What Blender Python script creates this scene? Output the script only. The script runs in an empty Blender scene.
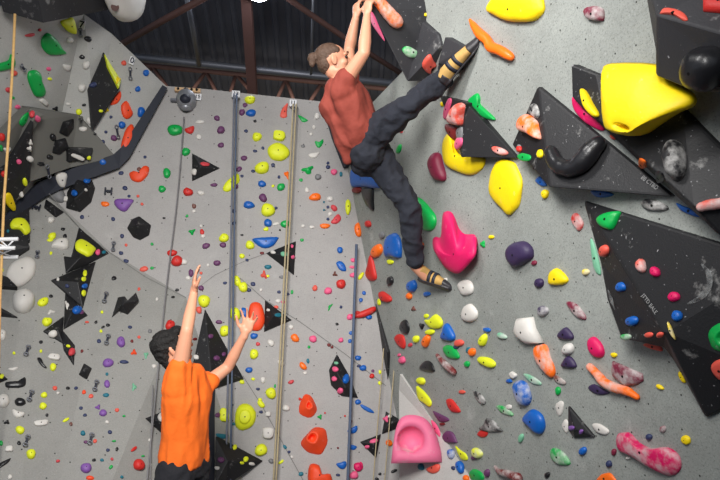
import bpy, bmesh, math, random
from mathutils import Vector, Matrix, noise
from mathutils.bvhtree import BVHTree
from mathutils.geometry import intersect_line_plane
V = Vector
C = bpy.context.scene.collection
R_ = math.radians
sc = bpy.context.scene

# ------------------------------------------------------------------ camera
F = 700.0
PITCH, ROLL = R_(15), R_(2)
CAM = V((0, 0, 1.2))
fwd = V((0, math.cos(PITCH), math.sin(PITCH)))
up0 = V((0, -math.sin(PITCH), math.cos(PITCH)))
rt0 = V((1, 0, 0))
cup = up0 * math.cos(ROLL) - rt0 * math.sin(ROLL)
crt = rt0 * math.cos(ROLL) + up0 * math.sin(ROLL)
cd = bpy.data.cameras.new('camera')
cam = bpy.data.objects.new('camera', cd)
C.objects.link(cam)
cd.sensor_width = 36.0
cd.lens = 35.0
cd.clip_start = 0.05
m = Matrix((crt, cup, -fwd)).transposed().to_4x4()
m.translation = CAM
cam.matrix_world = m
sc.camera = cam

def ray(x, y):
    return fwd + crt * ((x - 360) / F) - cup * ((y - 240) / F)   # depth 1
def P(x, y, z):
    return CAM + ray(x, y) * z
def proj(p):
    d = p - CAM
    z = d.dot(fwd)
    return 360 + F * d.dot(crt) / z, 240 - F * d.dot(cup) / z

class Plane:
    def __init__(s, p, n):
        s.p = p; s.n = n.normalized()
        if s.n.dot(CAM - p) < 0: s.n = -s.n
    def hit(s, x, y, h=0.0):
        d = ray(x, y)
        t = (s.p + s.n * h - CAM).dot(s.n) / d.dot(s.n)
        return CAM + d * t
def plane3(a, b, c):
    return Plane(a, (b - a).cross(c - a))

YAW = R_(7.6)
PB = Plane(P(270, 240, 6.1), V((math.sin(YAW), -math.cos(YAW), 0)))
S1, S2 = (342, 140), (389, 378)
PR = plane3(PB.hit(*S1), PB.hit(*S2), P(720, 240, 2.75))
PL = plane3(PB.hit(45, 190), P(84, 14, 5.75), P(-150, 100, 3.9))
PLL = plane3(PB.hit(45, 190), PB.hit(186, 297), P(0, 480, 4.5))

# ------------------------------------------------------------------ materials
def lin(c):
    return tuple(((v / 255) / 12.92 if v <= 10 else (((v / 255) + 0.055) / 1.055) ** 2.4) for v in c) + (1,)
def mat(name, rgb, rough=.5, metal=0, chalk=0.0, cscale=9, bump=0.0, spec=.5, vary=.06, emit=None, bscale=60, speck=False):
    mt = bpy.data.materials.new(name); mt.use_nodes = True
    nt = mt.node_tree; b = nt.nodes['Principled BSDF']
    b.inputs['Roughness'].default_value = rough
    b.inputs['Metallic'].default_value = metal
    b.inputs['Specular IOR Level'].default_value = spec
    if emit:
        b.inputs['Emission Color'].default_value = lin(rgb); b.inputs['Emission Strength'].default_value = emit
    tc = nt.nodes.new('ShaderNodeTexCoord')
    n1 = nt.nodes.new('ShaderNodeTexNoise'); n1.inputs['Scale'].default_value = cscale; n1.inputs['Detail'].default_value = 5
    nt.links.new(tc.outputs['Object'], n1.inputs['Vector'])
    mx = nt.nodes.new('ShaderNodeMixRGB'); c = lin(rgb)
    mx.inputs[1].default_value = tuple(min(1, v * (1 - vary)) for v in c[:3]) + (1,)
    mx.inputs[2].default_value = tuple(min(1, v * (1 + vary)) for v in c[:3]) + (1,)
    nt.links.new(n1.outputs['Fac'], mx.inputs[0])
    out = mx.outputs[0]
    if chalk > 0:
        n2 = nt.nodes.new('ShaderNodeTexNoise'); n2.inputs['Scale'].default_value = cscale * 1.3; n2.inputs['Detail'].default_value = 8
        n2.inputs['Roughness'].default_value = .65
        nt.links.new(tc.outputs['Object'], n2.inputs['Vector'])
        rp = nt.nodes.new('ShaderNodeValToRGB')
        lo = .68 - chalk * .35
        rp.color_ramp.elements[0].position = lo; rp.color_ramp.elements[1].position = lo + .22
        rp.color_ramp.elements[0].color = (0, 0, 0, 1); rp.color_ramp.elements[1].color = (.75, .75, .75, 1)
        nt.links.new(n2.outputs['Fac'], rp.inputs[0])
        m2 = nt.nodes.new('ShaderNodeMixRGB'); m2.inputs[2].default_value = lin((205, 203, 200))
        nt.links.new(rp.outputs[0], m2.inputs[0]); nt.links.new(out, m2.inputs[1]); out = m2.outputs[0]
    if speck:
        n4 = nt.nodes.new('ShaderNodeTexNoise'); n4.inputs['Scale'].default_value = 55; n4.inputs['Detail'].default_value = 2
        nt.links.new(tc.outputs['Object'], n4.inputs['Vector'])
        r4 = nt.nodes.new('ShaderNodeValToRGB'); r4.color_ramp.elements[0].position = .70; r4.color_ramp.elements[1].position = .76; r4.color_ramp.elements[1].color = (.6, .6, .6, 1)
        nt.links.new(n4.outputs['Fac'], r4.inputs[0])
        m4 = nt.nodes.new('ShaderNodeMixRGB'); m4.inputs[2].default_value = lin((190, 190, 192))
        nt.links.new(r4.outputs[0], m4.inputs[0]); nt.links.new(out, m4.inputs[1]); out = m4.outputs[0]
    nt.links.new(out, b.inputs['Base Color'])
    if bump:
        n3 = nt.nodes.new('ShaderNodeTexNoise'); n3.inputs['Scale'].default_value = bscale; n3.inputs['Detail'].default_value = 4
        nt.links.new(tc.outputs['Object'], n3.inputs['Vector'])
        bp = nt.nodes.new('ShaderNodeBump'); bp.inputs['Strength'].default_value = bump; bp.inputs['Distance'].default_value = .01
        nt.links.new(n3.outputs['Fac'], bp.inputs['Height']); nt.links.new(bp.outputs[0], b.inputs['Normal'])
    return mt

def wallmat(name, rgb, blotch=.25, dots=True, chalk=.3, pitch=.16, dr=.036):
    mt = bpy.data.materials.new(name); mt.use_nodes = True
    nt = mt.node_tree; b = nt.nodes['Principled BSDF']; L = nt.links.new
    b.inputs['Roughness'].default_value = .75
    b.inputs['Specular IOR Level'].default_value = .3
    uv = nt.nodes.new('ShaderNodeUVMap')
    def N(scale, det=5, r=.6):
        n = nt.nodes.new('ShaderNodeTexNoise'); n.inputs['Scale'].default_value = scale
        n.inputs['Detail'].default_value = det; n.inputs['Roughness'].default_value = r
        L(uv.outputs[0], n.inputs['Vector']); return n
    def ramp(src, a, c0, d, c1):
        r = nt.nodes.new('ShaderNodeValToRGB'); e = r.color_ramp.elements
        e[0].position = a; e[0].color = (c0,) * 3 + (1,); e[1].position = d; e[1].color = (c1,) * 3 + (1,)
        L(src, r.inputs[0]); return r.outputs[0]
    def mix(fac, a, bb, mode='MIX'):
        mx = nt.nodes.new('ShaderNodeMixRGB'); mx.blend_type = mode
        for i, s in ((0, fac), (1, a), (2, bb)):
            if hasattr(s, 'links'): L(s, mx.inputs[i])
            else: mx.inputs[i].default_value = s
        return mx.outputs[0]
    base = lin(rgb)
    dark = tuple(v * (1 - blotch) for v in base[:3]) + (1,)
    c = mix(ramp(N(1.1, 6).outputs['Fac'], .35, 0, .65, 1), dark, base)
    c = mix(ramp(N(3.2, 8, .7).outputs['Fac'], .60, 0, .78, chalk), c, lin((225, 224, 222)))
    c = mix(ramp(N(4, 8, .75).outputs['Fac'], .50, 0, .68, .38 if blotch > .2 else .2), c, tuple(v * .55 for v in base[:3]) + (1,))
    c = mix(ramp(N(30, 6, .85).outputs['Fac'], .50, 0, .66, .45 if blotch > .2 else .12), c, tuple(v * .5 for v in base[:3]) + (1,))
    sp = N(95, 3, .8)
    c = mix(ramp(sp.outputs['Fac'], .54, 0, .66, .5 if blotch > .2 else .22), c, lin((60, 60, 62)))
    c = mix(ramp(sp.outputs['Fac'], .28, .35, .38, 0), c, lin((235, 235, 235)))
    if dots:
        vo = nt.nodes.new('ShaderNodeTexVoronoi'); vo.voronoi_dimensions = '2D'
        vo.inputs['Scale'].default_value = 1 / pitch; vo.inputs['Randomness'].default_value = .45
        L(uv.outputs[0], vo.inputs['Vector'])
        c = mix(ramp(vo.outputs['Distance'], dr * .6, 1, dr, 0), c, lin((35, 33, 33)))
    L(c, b.inputs['Base Color'])
    bp = nt.nodes.new('ShaderNodeBump'); bp.inputs['Strength'].default_value = .25; bp.inputs['Distance'].default_value = .004
    L(sp.outputs['Fac'], bp.inputs['Height']); L(bp.outputs[0], b.inputs['Normal'])
    return mt

COL = {  # code: (rgb, word, family)
 'Y': ((228, 236, 36), 'lime yellow', 'yellow'), 'y': ((245, 214, 0), 'yellow', 'yellow'),
 'R': ((204, 40, 34), 'red', 'red'), 'D': ((112, 30, 30), 'dark red', 'red'), 'C': ((226, 88, 72), 'coral', 'coral'),
 'E': ((238, 72, 26), 'red orange', 'orange'), 'O': ((255, 112, 18), 'orange', 'orange'),
 'B': ((12, 92, 180), 'blue', 'blue'), 'N': ((44, 54, 92), 'navy', 'navy'), 'T': ((20, 110, 130), 'teal', 'teal'),
 'G': ((0, 165, 72), 'green', 'green'), 'g': ((120, 185, 150), 'pale green', 'green'),
 'P': ((102, 54, 98), 'purple', 'purple'), 'p': ((126, 82, 160), 'violet', 'purple'), 'U': ((52, 38, 76), 'dark purple', 'purple'),
 'W': ((214, 210, 204), 'white', 'white'), 'K': ((28, 28, 31), 'black', 'black'), 'S': ((120, 120, 122), 'grey', 'grey'),
 'I': ((232, 92, 136), 'pink', 'pink'), 'M': ((214, 10, 92), 'magenta', 'magenta'), 'w': ((120, 28, 56), 'wine red', 'wine'),
 'F': ((206, 62, 70), 'rose red', 'red'), 'b': ((112, 66, 56), 'brown', 'brown')}
MH, MHC = {}, {}
for k, (rgb, w, f) in COL.items():
    MH[k] = mat('hold_' + w.replace(' ', '_'), rgb, rough=.34 if k == 'K' else .42 if k in 'BGO' else .55, chalk=.12, cscale=16, bump=.15)
    MHC[k] = mat('chalky_' + w.replace(' ', '_'), rgb, rough=.55, chalk=.75, cscale=9, bump=.2)
M = {}
M['back'] = wallmat('back_wall_paint', (172, 169, 167), .10, True, .25, .2, .03)
M['left_up'] = wallmat('left_upper_lightened', (182, 181, 177), .12, True, .15, .2, .03)  # left wall colour, lightened here to make up for weak light
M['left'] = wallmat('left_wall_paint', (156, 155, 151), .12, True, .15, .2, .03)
M['right'] = wallmat('right_wall_paint', (164, 168, 163), .26, True, .5, .155)
M['corner'] = wallmat('corner_paint', (200, 198, 194), .06, False, .3)
M['greyvol'] = wallmat('grey_volume_paint', (112, 111, 106), .10, False, .1)
M['volume'] = mat('black_volume', (24, 24, 27), rough=.55, chalk=.22, cscale=7, bump=.15, bscale=120, speck=True)
M['volume2'] = mat('dark_grey_volume', (44, 44, 48), rough=.6, chalk=.25, cscale=5, bump=.15, bscale=100, speck=True)
M['band'] = mat('navy_band', (34, 38, 50), rough=.7)
M['yvol'] = MH['Y']
M['bolt'] = mat('bolt_steel', (38, 36, 36), rough=.4, metal=.8)
M['seam'] = mat('seam', (118, 117, 115), rough=.9)
M['roof'] = mat('roof_sheet', (78, 80, 90), rough=.5, metal=.2, vary=.3, cscale=3)
M['pipe'] = mat('galvanised_pipe', (120, 122, 130), rough=.45, metal=.6)
M['rust'] = mat('red_oxide_steel', (88, 60, 54), rough=.7, vary=.25, cscale=6)
M['olive'] = mat('olive_brickwork', (214, 196, 152), rough=.9, vary=.3, cscale=4)
M['wood'] = mat('plywood', (206, 170, 128), rough=.7, vary=.15)
M['lamp'] = mat('lamp_glow', (235, 240, 255), emit=45)
M['lampbody'] = mat('lamp_body', (150, 152, 158), rough=.4, metal=.5)
M['sign'] = mat('sign_white', (232, 232, 234), rough=.6, vary=.02)
M['ink'] = mat('ink_dark', (30, 34, 48), rough=.6)
M['white_print'] = mat('print_white', (150, 150, 150), rough=.6, vary=.2, cscale=60)
M['skin'] = mat('skin', (214, 152, 122), rough=.5, vary=.06, bump=.05)
M['hair_b'] = mat('brown_hair', (88, 66, 52), rough=.55, vary=.4, cscale=40, bump=.8, bscale=150)
M['hair_k'] = mat('black_hair', (20, 17, 16), rough=.7, vary=.4, cscale=40, bump=.9, bscale=120)
M['rustshirt'] = mat('rust_red_cloth', (138, 58, 46), rough=.85, vary=.14, cscale=12, bump=.5, bscale=25)
M['orange'] = mat('orange_cloth', (240, 108, 22), rough=.85, vary=.06, cscale=10, bump=.5, bscale=22)
M['denim'] = mat('black_denim', (29, 32, 42), rough=.9, vary=.25, cscale=25, bump=.6, bscale=40)
M['blackcloth'] = mat('black_cloth', (26, 26, 32), rough=.9, vary=.2, cscale=20, bump=.6, bscale=30)
M['tan'] = mat('tan_suede', (190, 152, 88), rough=.8, vary=.2, cscale=20)
M['rubber'] = mat('shoe_rubber', (48, 46, 50), rough=.5, vary=.1)
M['alu'] = mat('aluminium', (226, 226, 228), rough=.4)
M['eye'] = mat('eye', (40, 30, 26), rough=.2)
M['lip'] = mat('lips', (176, 98, 86), rough=.5)
M['floor'] = mat('floor_mat', (88, 92, 100), rough=.9)
for n, c in (('rope_grey', (112, 116, 128)), ('rope_beige', (176, 162, 130)), ('rope_blue', (84, 96, 118)), ('rope_tan', (214, 172, 110)), ('webbing', (128, 126, 128))):
    M[n] = mat(n, c, rough=.85, vary=.25, cscale=50)

# ------------------------------------------------------------------ object helpers
def tag(o, label=None, cat=None, group=None, kind=None):
    if label: o['label'] = label
    if cat: o['category'] = cat
    if group: o['group'] = group
    if kind: o['kind'] = kind
    return o
def link(name, bm, mt, parent=None, smooth=True, bevel=0, recalc=True):
    me = bpy.data.meshes.new(name)
    if recalc: bmesh.ops.recalc_face_normals(bm, faces=bm.faces)
    if smooth:
        for f in bm.faces: f.smooth = True
    bm.to_mesh(me); bm.free()
    o = bpy.data.objects.new(name, me); C.objects.link(o)
    for q in (mt if isinstance(mt, (list, tuple)) else [mt]): me.materials.append(q)
    if parent:
        o.parent = parent
        o.matrix_parent_inverse = Matrix.Identity(4)
        # geometry is in world coordinates: bring into the parent's frame
        me.transform(wmi(parent))
    if bevel:
        b = o.modifiers.new('bevel', 'BEVEL'); b.width = bevel; b.segments = 2; b.limit_method = 'ANGLE'; b.angle_limit = R_(25)
    return o
def wmi(o):
    m_ = Matrix.Identity(4)
    while o is not None: m_ = o.matrix_basis @ m_; o = o.parent
    return m_.inverted()
def recentre(o, c):
    o.data.transform(Matrix.Translation(-c)); o.location = c
    return o
def empty(name, loc):
    o = bpy.data.objects.new(name, None); C.objects.link(o); o.location = loc
    o.empty_display_size = .1
    return o
def frame(n, u=None):
    n = n.normalized()
    a = u if u is not None else (V((0, 0, 1)) if abs(n.z) < .9 else V((0, 1, 0)))
    x = a.cross(n).normalized(); y = n.cross(x).normalized()
    return x, y, n
def tube(bm, pts, rad, seg=10, cap=True):
    """swept tube through world points; rad a number or list"""
    n = len(pts); rr = rad if isinstance(rad, (list, tuple)) else [rad] * n
    rings = []; prev = None
    for i, p in enumerate(pts):
        t = (pts[min(i + 1, n - 1)] - pts[max(i - 1, 0)]).normalized()
        if prev is None: x, y, _ = frame(t)
        else:
            x = (prev - t * prev.dot(t)).normalized(); y = t.cross(x)
        prev = x
        rings.append([bm.verts.new(p + (x * math.cos(2 * math.pi * k / seg) + y * math.sin(2 * math.pi * k / seg)) * rr[i]) for k in range(seg)])
    for a, b in zip(rings, rings[1:]):
        for k in range(seg): bm.faces.new((a[k], a[(k + 1) % seg], b[(k + 1) % seg], b[k]))
    if cap: bm.faces.new(rings[0][::-1]); bm.faces.new(rings[-1])
def box(bm, c, ax, ay, az):
    vs = [bm.verts.new(c + ax * i + ay * j + az * k) for i in (-1, 1) for j in (-1, 1) for k in (-1, 1)]
    for f in ((0, 1, 3, 2), (4, 6, 7, 5), (0, 4, 5, 1), (2, 3, 7, 6), (0, 2, 6, 4), (1, 5, 7, 3)): bm.faces.new([vs[i] for i in f])
def spline(pts, k=4, closed=False):
    out = []; n = len(pts)
    for i in range(n if closed else n - 1):
        if closed: a, b, c, d = (pts[(i + j - 1) % n] for j in range(4))
        else: a, b, c, d = (pts[max(0, min(n - 1, i + j - 1))] for j in range(4))
        for s in range(k):
            t = s / k
            out.append(tuple(.5 * ((2 * b[q]) + (c[q] - a[q]) * t + (2 * a[q] - 5 * b[q] + 4 * c[q] - d[q]) * t * t + (3 * b[q] - a[q] - 3 * c[q] + d[q]) * t ** 3) for q in range(len(b))))
    if not closed: out.append(tuple(pts[-1]))
    return out

SURF = []   # (bvh, object)
def register(o):
    me = o.data; mw = Matrix.Translation(o.location)
    SURF.append((BVHTree.FromPolygons([mw @ v.co for v in me.vertices], [tuple(p.vertices) for p in me.polygons]), o))
def cast(x, y, base='A'):
    """surface point and normal seen through a pixel"""
    if base in ('R', 'B', 'L'):
        pl = {'R': PR, 'B': PB, 'L': PL}[base]; return pl.hit(x, y), pl.n.copy(), None
    d = ray(x, y).normalized(); best = None
    for b, o in SURF:
        h = b.ray_cast(CAM, d)
        if h[0] is not None and (best is None or h[3] < best[3]): best = (h[0], h[1], o, h[3])
    if best is None:
        pl = PR if x > 345 else (PL if x < 160 else PB)
        return pl.hit(x, y), pl.n.copy(), None
    n = best[1].copy()
    if n.dot(d) > 0: n = -n
    return best[0], n, best[2]

# ------------------------------------------------------------------ room
def wall(name, verts, faces, mt, thick=.12):
    bm = bmesh.new(); vs = [bm.verts.new(v) for v in verts]
    for f in faces: bm.faces.new([vs[i] for i in f])
    bmesh.ops.triangulate(bm, faces=bm.faces)
    for f in bm.faces:
        f.normal_update()
        if f.normal.dot(CAM - f.calc_center_median()) < 0: f.normal_flip()
    uvl = bm.loops.layers.uv.new('UVMap')
    for f in bm.faces:
        x, y, n = frame(f.normal)
        for l in f.loops: l[uvl].uv = (l.vert.co.dot(x), l.vert.co.dot(y))
    o = link(name, bm, mt, smooth=False, recalc=False)
    tag(o, kind='structure'); register(o)
    s = o.modifiers.new('thickness', 'SOLIDIFY'); s.thickness = thick; s.offset = -1
    return o
B = PB.hit; R = PR.hit
mLL = PLL.hit(0, 760)
seam = lambda y: (S1[0] + (y - S1[1]) * (S2[0] - S1[0]) / (S2[1] - S1[1]), y)
wb = [B(166, 86), B(205, 89), B(326, 102), B(352, 106), B(*seam(140)), B(*seam(378)), B(*seam(760)), B(330, 760), B(186, 297), B(110, 252), B(45, 190), B(60, 184), B(118, 163)]
wall('wall_back', wb, [(0, 1, 2, 3, 4, 5, 6, 7, 8, 9, 10, 11, 12)], M['back'])
e1 = B(118, 163); a_ = B(45, 190)
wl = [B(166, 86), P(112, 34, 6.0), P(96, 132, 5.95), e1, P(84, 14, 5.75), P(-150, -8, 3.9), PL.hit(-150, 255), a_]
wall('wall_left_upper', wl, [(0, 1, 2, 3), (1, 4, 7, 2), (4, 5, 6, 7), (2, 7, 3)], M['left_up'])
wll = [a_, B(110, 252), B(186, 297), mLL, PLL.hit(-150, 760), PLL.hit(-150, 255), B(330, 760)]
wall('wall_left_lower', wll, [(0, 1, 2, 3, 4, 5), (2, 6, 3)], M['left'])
wr = [R(*seam(140)), R(372, 103), R(403, 71), R(392, 10), R(380, -90), R(980, -90), R(980, 760), R(*seam(760)), R(*seam(378))]
wall('wall_right', wr, [(6, 7, 8), (6, 8, 0), (6, 0, 1), (6, 1, 2), (6, 2, 3), (6, 3, 4), (6, 4, 5)], M['right'])
pc = PR.hit(430, 470, .0)
cor = [PR.hit(400, 374, .02), PR.hit(445, 440, .01), PR.hit(474, 484, .01), PR.hit(545, 600, .01), B(400, 600) + (CAM - B(400, 600)).normalized() * .55, B(399, 390) + (CAM - B(399, 390)).normalized() * .25]
wall('wall_corner', cor, [(0, 1, 5), (1, 4, 5), (1, 2, 4), (2, 3, 4)], M['corner'], .03)
# floor
bm = bmesh.new()
for v in ((-9, -6, 0), (9, -6, 0), (9, 11, 0), (-9, 11, 0)): bm.verts.new(v)
bm.faces.new(bm.verts); tag(link('floor', bm, M['floor'], smooth=False), kind='structure')
# corrugated roof falling away from the camera
def zr(y): return 5.62 + (8.3 - y) * .40
bm = bmesh.new(); ys = [9.6, 0.6, -7.0]
zs = [zr(9.6), zr(.6), zr(.6) - 7.6 * .4]
prof = []; x = -9.0
while x < 9:
    prof += [(x, 0), (x + .085, 0), (x + .105, -.035), (x + .145, -.035)]; x += .165
rows = [[bm.verts.new((px, y, z + dz)) for px, dz in prof] for y, z in zip(ys, zs)]
for a, b in zip(rows, rows[1:]):
    for i in range(len(prof) - 1): bm.faces.new((a[i], a[i + 1], b[i + 1], b[i]))
tag(link('ceiling', bm, M['roof'], smooth=False), kind='structure')
# rear gable wall seen above the panels
bm = bmesh.new()
for v in ((-9, 9.3, 0), (9, 9.3, 0), (9, 9.3, zr(9.3)), (-9, 9.3, zr(9.3))): bm.verts.new(v)
bm.faces.new(bm.verts); tag(link('wall_rear', bm, M['olive'], smooth=False), kind='structure')

def pipe_thing(name, pts, r, mt, label, cat, group=None, seg=10):
    bm = bmesh.new(); tube(bm, pts, r, seg); o = link(name, bm, mt)
    recentre(o, pts[0].copy()); return tag(o, label, cat, group)
# purlin pipe, rods
pipe_thing('roof_pipe', [P(100, 52, 8.0), P(145, 58, 8.0), P(270, 71, 8.0), P(480, 92, 8.0)], .045, M['pipe'], 'long grey steel pipe running across under the black roof', 'pipe')
pipe_thing('roof_brace', [P(120, 45, 7.4), P(160, 22, 7.0), P(215, -8, 6.6)], .034, M['rust'], 'rust brown brace slanting up above the left climbing wall', 'brace')
pipe_thing('roof_brace', [P(262, -20, 6.9), P(290, 0, 7.0), P(345, 38, 7.3), P(405, 76, 7.9)], .03, M['rust'], 'thin rust brown rod slanting down behind the climber', 'brace')
pipe_thing('roof_tie', [P(186, -8, 7.0), P(193, 30, 7.4), P(199, 64, 7.95)], .03, M['pipe'], 'thin grey rod dropping to the long roof pipe', 'rod')
pipe_thing('roof_tie', [P(313, -6, 7.0), P(312, 40, 7.4), P(311, 74, 7.95)], .014, M['pipe'], 'very thin grey rod beside the man in the rust red shirt', 'rod')
# post
bm = bmesh.new(); t0, t1 = P(246, -8, 7.1), P(253, 98, 7.9)
ax = crt * .032; dv = (t1 - t0) / 2; box(bm, (t0 + t1) / 2, ax, dv, fwd * .05)
box(bm, (t0 + t1) / 2 - fwd * .05, ax * 1.6, dv, fwd * .008); box(bm, (t0 + t1) / 2 + fwd * .05, ax * 1.6, dv, fwd * .008)
recentre(tag(link('steel_post', bm, M['rust'], smooth=False), 'rust brown steel post below the bright roof lamp', 'post'), t0.copy())
# lattice truss behind the wall top
tr = empty('roof_truss', P(230, 90, 8.7)); tag(tr, 'rusty lattice truss seen above the rear panels', 'truss')
bm = bmesh.new(); tube(bm, [P(110, 62, 8.7), P(480, 98, 8.7)], .03, 6); link('top_chord', bm, M['rust'], tr)
bm = bmesh.new(); tube(bm, [P(110, 100, 8.7), P(480, 136, 8.7)], .03, 6); link('bottom_chord', bm, M['rust'], tr)
xs = [140, 152, 181, 206, 225, 236, 270, 286, 300, 322, 345, 362, 384, 406, 430]
for i, (u, w) in enumerate(zip(xs, xs[1:])):
    yu = 62 + (u - 110) * .097; yw = 62 + (w - 110) * .097
    bm = bmesh.new()
    tube(bm, [P(u, yu if i % 2 else yu + 37, 8.7), P(w, yw + 37 if i % 2 else yw, 8.7)], .024, 6); link('web_bar', bm, M['rust'], tr)
# lamp
lp = P(258, -6, 6.9)
lt = empty('high_bay_lamp', lp); tag(lt, 'bright round high bay lamp hanging from the dark roof', 'lamp')
bm = bmesh.new(); tube(bm, [lp + V((0, 0, .25)), lp + V((0, 0, .1)), lp + V((0, 0, .02)), lp], [.05, .08, .13, .135], 20); link('lamp_shade', bm, M['lampbody'], lt)
bm = bmesh.new(); bmesh.ops.create_uvsphere(bm, u_segments=16, v_segments=8, radius=1, matrix=Matrix.Translation(lp) @ Matrix.Diagonal((.11, .11, .05, 1))); link('lamp_bulb', bm, M['lamp'], lt)

# dark band between upper and lower left walls
def strip(name, up, lo, mt, h=.05):
    bm = bmesh.new(); top = []; bot = []
    for (x, y) in up:
        p, n, _ = cast(x, y); top.append(bm.verts.new(p - ray(x, y).normalized() * h))
    for (x, y) in lo:
        p, n, _ = cast(x, y); bot.append(bm.verts.new(p - ray(x, y).normalized() * h))
    for i in range(len(up) - 1): bm.faces.new((top[i], top[i + 1], bot[i + 1], bot[i]))
    o = link(name, bm, mt, smooth=False)
    for p in o.data.polygons: pass
    s = o.modifiers.new('thickness', 'SOLIDIFY'); s.thickness = .06; s.offset = 0
    return tag(o, kind='structure')
strip('trim_1', [(162, 86), (121, 148), (113, 155), (70, 169), (38, 182), (0, 218), (-60, 262)], [(167, 89), (129, 158), (119, 168), (64, 187), (45, 196), (0, 228), (-60, 275)], M['band'])
register(bpy.data.objects['trim_1'])
strip('trim_2', [(326, 116), (334, 140), (346, 168)], [(345, 112), (350, 135), (352, 160)], M['band'], .03)
def seamline(i, pts, w=.003):
    bm = bmesh.new(); last = None
    for (x, y) in pts:
        p, n, _ = cast(x, y); q = len(bm.verts)
        t = V((1, 0, -.7)) if last is None else (p - last).normalized()
        s = n.cross(t).normalized() * w; last = p
        bm.verts.new(p + n * .004 + s); bm.verts.new(p + n * .004 - s)
    bm.verts.ensure_lookup_table()
    for k in range(len(pts) - 1): bm.faces.new([bm.verts[j] for j in (2 * k, 2 * k + 1, 2 * k + 3, 2 * k + 2)])
    tag(link('trim_%d' % i, bm, M['seam'], smooth=False), kind='structure')
seamline(3, [(240, 278), (265, 300), (300, 322), (345, 354), (386, 386)])
seamline(4, [(243, 376), (262, 406), (281, 440), (303, 480)])
seamline(5, [(186, 297), (215, 275), (245, 261), (268, 253)], .002)
seamline(6, [(46, 190), (83, 232), (110, 253), (145, 277), (186, 298)], .003)

# ------------------------------------------------------------------ volumes
LAND = []   # (x, y, phrase)
def volume(label, rim, faces=None, inner=(), base='A', mt='volume', name='climbing_volume', short=None, parent=None, bevel=.006, reg=True, minh=.012, flat=None):
    """rim/inner: (x, y, height over the wall)"""
    bm = bmesh.new(); vs = []; feet = []; hs = []
    ref = []
    for (x, y, h) in list(rim) + list(inner):
        p, n, _ = cast(x, y, base); hs.append(max(h, minh if len(vs) < len(rim) else h)); ref.append((p, n))
    for (p, n), h in zip(ref, hs):
        d = (p - CAM).normalized(); c = abs(d.dot(n))
        vs.append(bm.verts.new(p - d * (h / max(c, .35))))
        feet.append(bm.verts.new(vs[-1].co - n * (h + .01)) if len(feet) < len(rim) else None)
    nr = len(rim)
    if flat:
        pf = plane3(*[vs[i].co.copy() for i in flat[0]])
        allp = list(rim) + list(inner)
        for i in flat[1]:
            q = pf.hit(allp[i][0], allp[i][1]); p, n = ref[i]
            hh_ = max((q - p).dot(n), .02); d = (p - CAM).normalized()
            vs[i].co = p - d * (hh_ / max(abs(d.dot(n)), .05))
            if i < nr: feet[i].co = vs[i].co - n * (hh_ + .01)
    if faces is None:
        if inner: faces = [(i, (i + 1) % nr, nr) for i in range(nr)]
        else: faces = [tuple(range(nr))]
    for f in faces: bm.faces.new([vs[i] for i in f])
    for i in range(nr):
        j = (i + 1) % nr; bm.faces.new((vs[j], vs[i], feet[i], feet[j]))
    bmesh.ops.triangulate(bm, faces=[f for f in bm.faces if len(f.verts) > 3])
    c = sum((f[0] for f in ref[:nr]), V()) / nr
    o = link(name, bm, M[mt] if mt in M else MH[mt], smooth=False, bevel=bevel)
    recentre(o, c)
    if parent is None:
        tag(o, label, 'wall volume', 'wooden volumes bolted to the walls')
        if short: LAND.append((sum(r[0] for r in rim) / nr, sum(r[1] for r in rim) / nr, short, o))
    if reg: register(o)
    return o
def r0(*p, h=0): return [(x, y, h) for x, y in p]

# left side
volume('big flat grey volume plate high on the upper left wall', [(30, 108, .08), (78, 115, .08), (116, 157, .02), (70, 168, .1), (30, 182, .1), (34, 120, .1)], mt='greyvol', short='the big grey plate volume')
volume('grey sloping volume wing beside the big grey plate volume', [(30, 108, .08), (34, 120, .1), (10, 165, .05), (-30, 178, 0), (-30, 160, 0)], mt='greyvol')
volume('black slanting shadow shape under the grey plate at the far left edge', [(34, 122, .02), (30, 182, .02), (0, 222, .02), (-30, 240, .02), (-30, 190, .02), (8, 165, .02)], inner=[(18, 178, .10)], short='the black slanting shadow at the left edge')  # shadow gap under the plate, built as a solid black shape
volume('tall black diamond volume with a lime strip at its side', [(104, 52, 0), (87, 90, .1), (93, 131, 0), (120, 88, .1)], [(0, 1, 3), (1, 2, 3)], short='the tall black diamond volume')
volume('thin lime yellow volume strip beside the tall black diamond', r0((105, 54), (112, 66), (121, 80), (119, 88), (114, 78), (108, 66), h=.03), mt='yvol')
volume('dark grey speckled volume jutting out at the top left', [(32, -30, .3), (43, 23, .3), (108, 10, .3), (118, -30, .3)], base='L', mt='volume2', short='the speckled grey volume at the top left')
volume('black box volume with a white bar on the grey plate', [(68, 162, .02), (70, 148, .05), (93, 148, .05), (91, 158, .05)], short='the black box volume on the grey plate')
volume('upper small black hexagon volume on the grey plate', [(60, 133, 0), (64, 122, 0), (74, 119, 0), (74, 128, 0), (68, 137, 0)], inner=[(67, 127, .07)])
volume('lower small black hexagon volume on the grey plate', [(53, 153, 0), (56, 141, 0), (66, 138, 0), (67, 148, 0), (60, 155, 0)], inner=[(60, 146, .07)])
volume('faceted black volume with two blue holds below the navy band', [(66, 208, 0), (67, 192, 0), (76, 178, 0), (92, 180, 0), (95, 188, 0), (91, 202, 0), (80, 212, 0)], [(0, 1, 7), (1, 2, 8, 7), (2, 3, 4, 8), (4, 5, 8), (5, 6, 7, 8), (6, 0, 7)], [(74, 200, .1), (87, 188, .12)], short='the faceted black volume with blue holds')
volume('small black rhombus volume below the grey cup hold', [(46, 199, 0), (44, 207, 0), (56, 217, 0), (64, 212, 0)], inner=[(54, 208, .06)])
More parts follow.
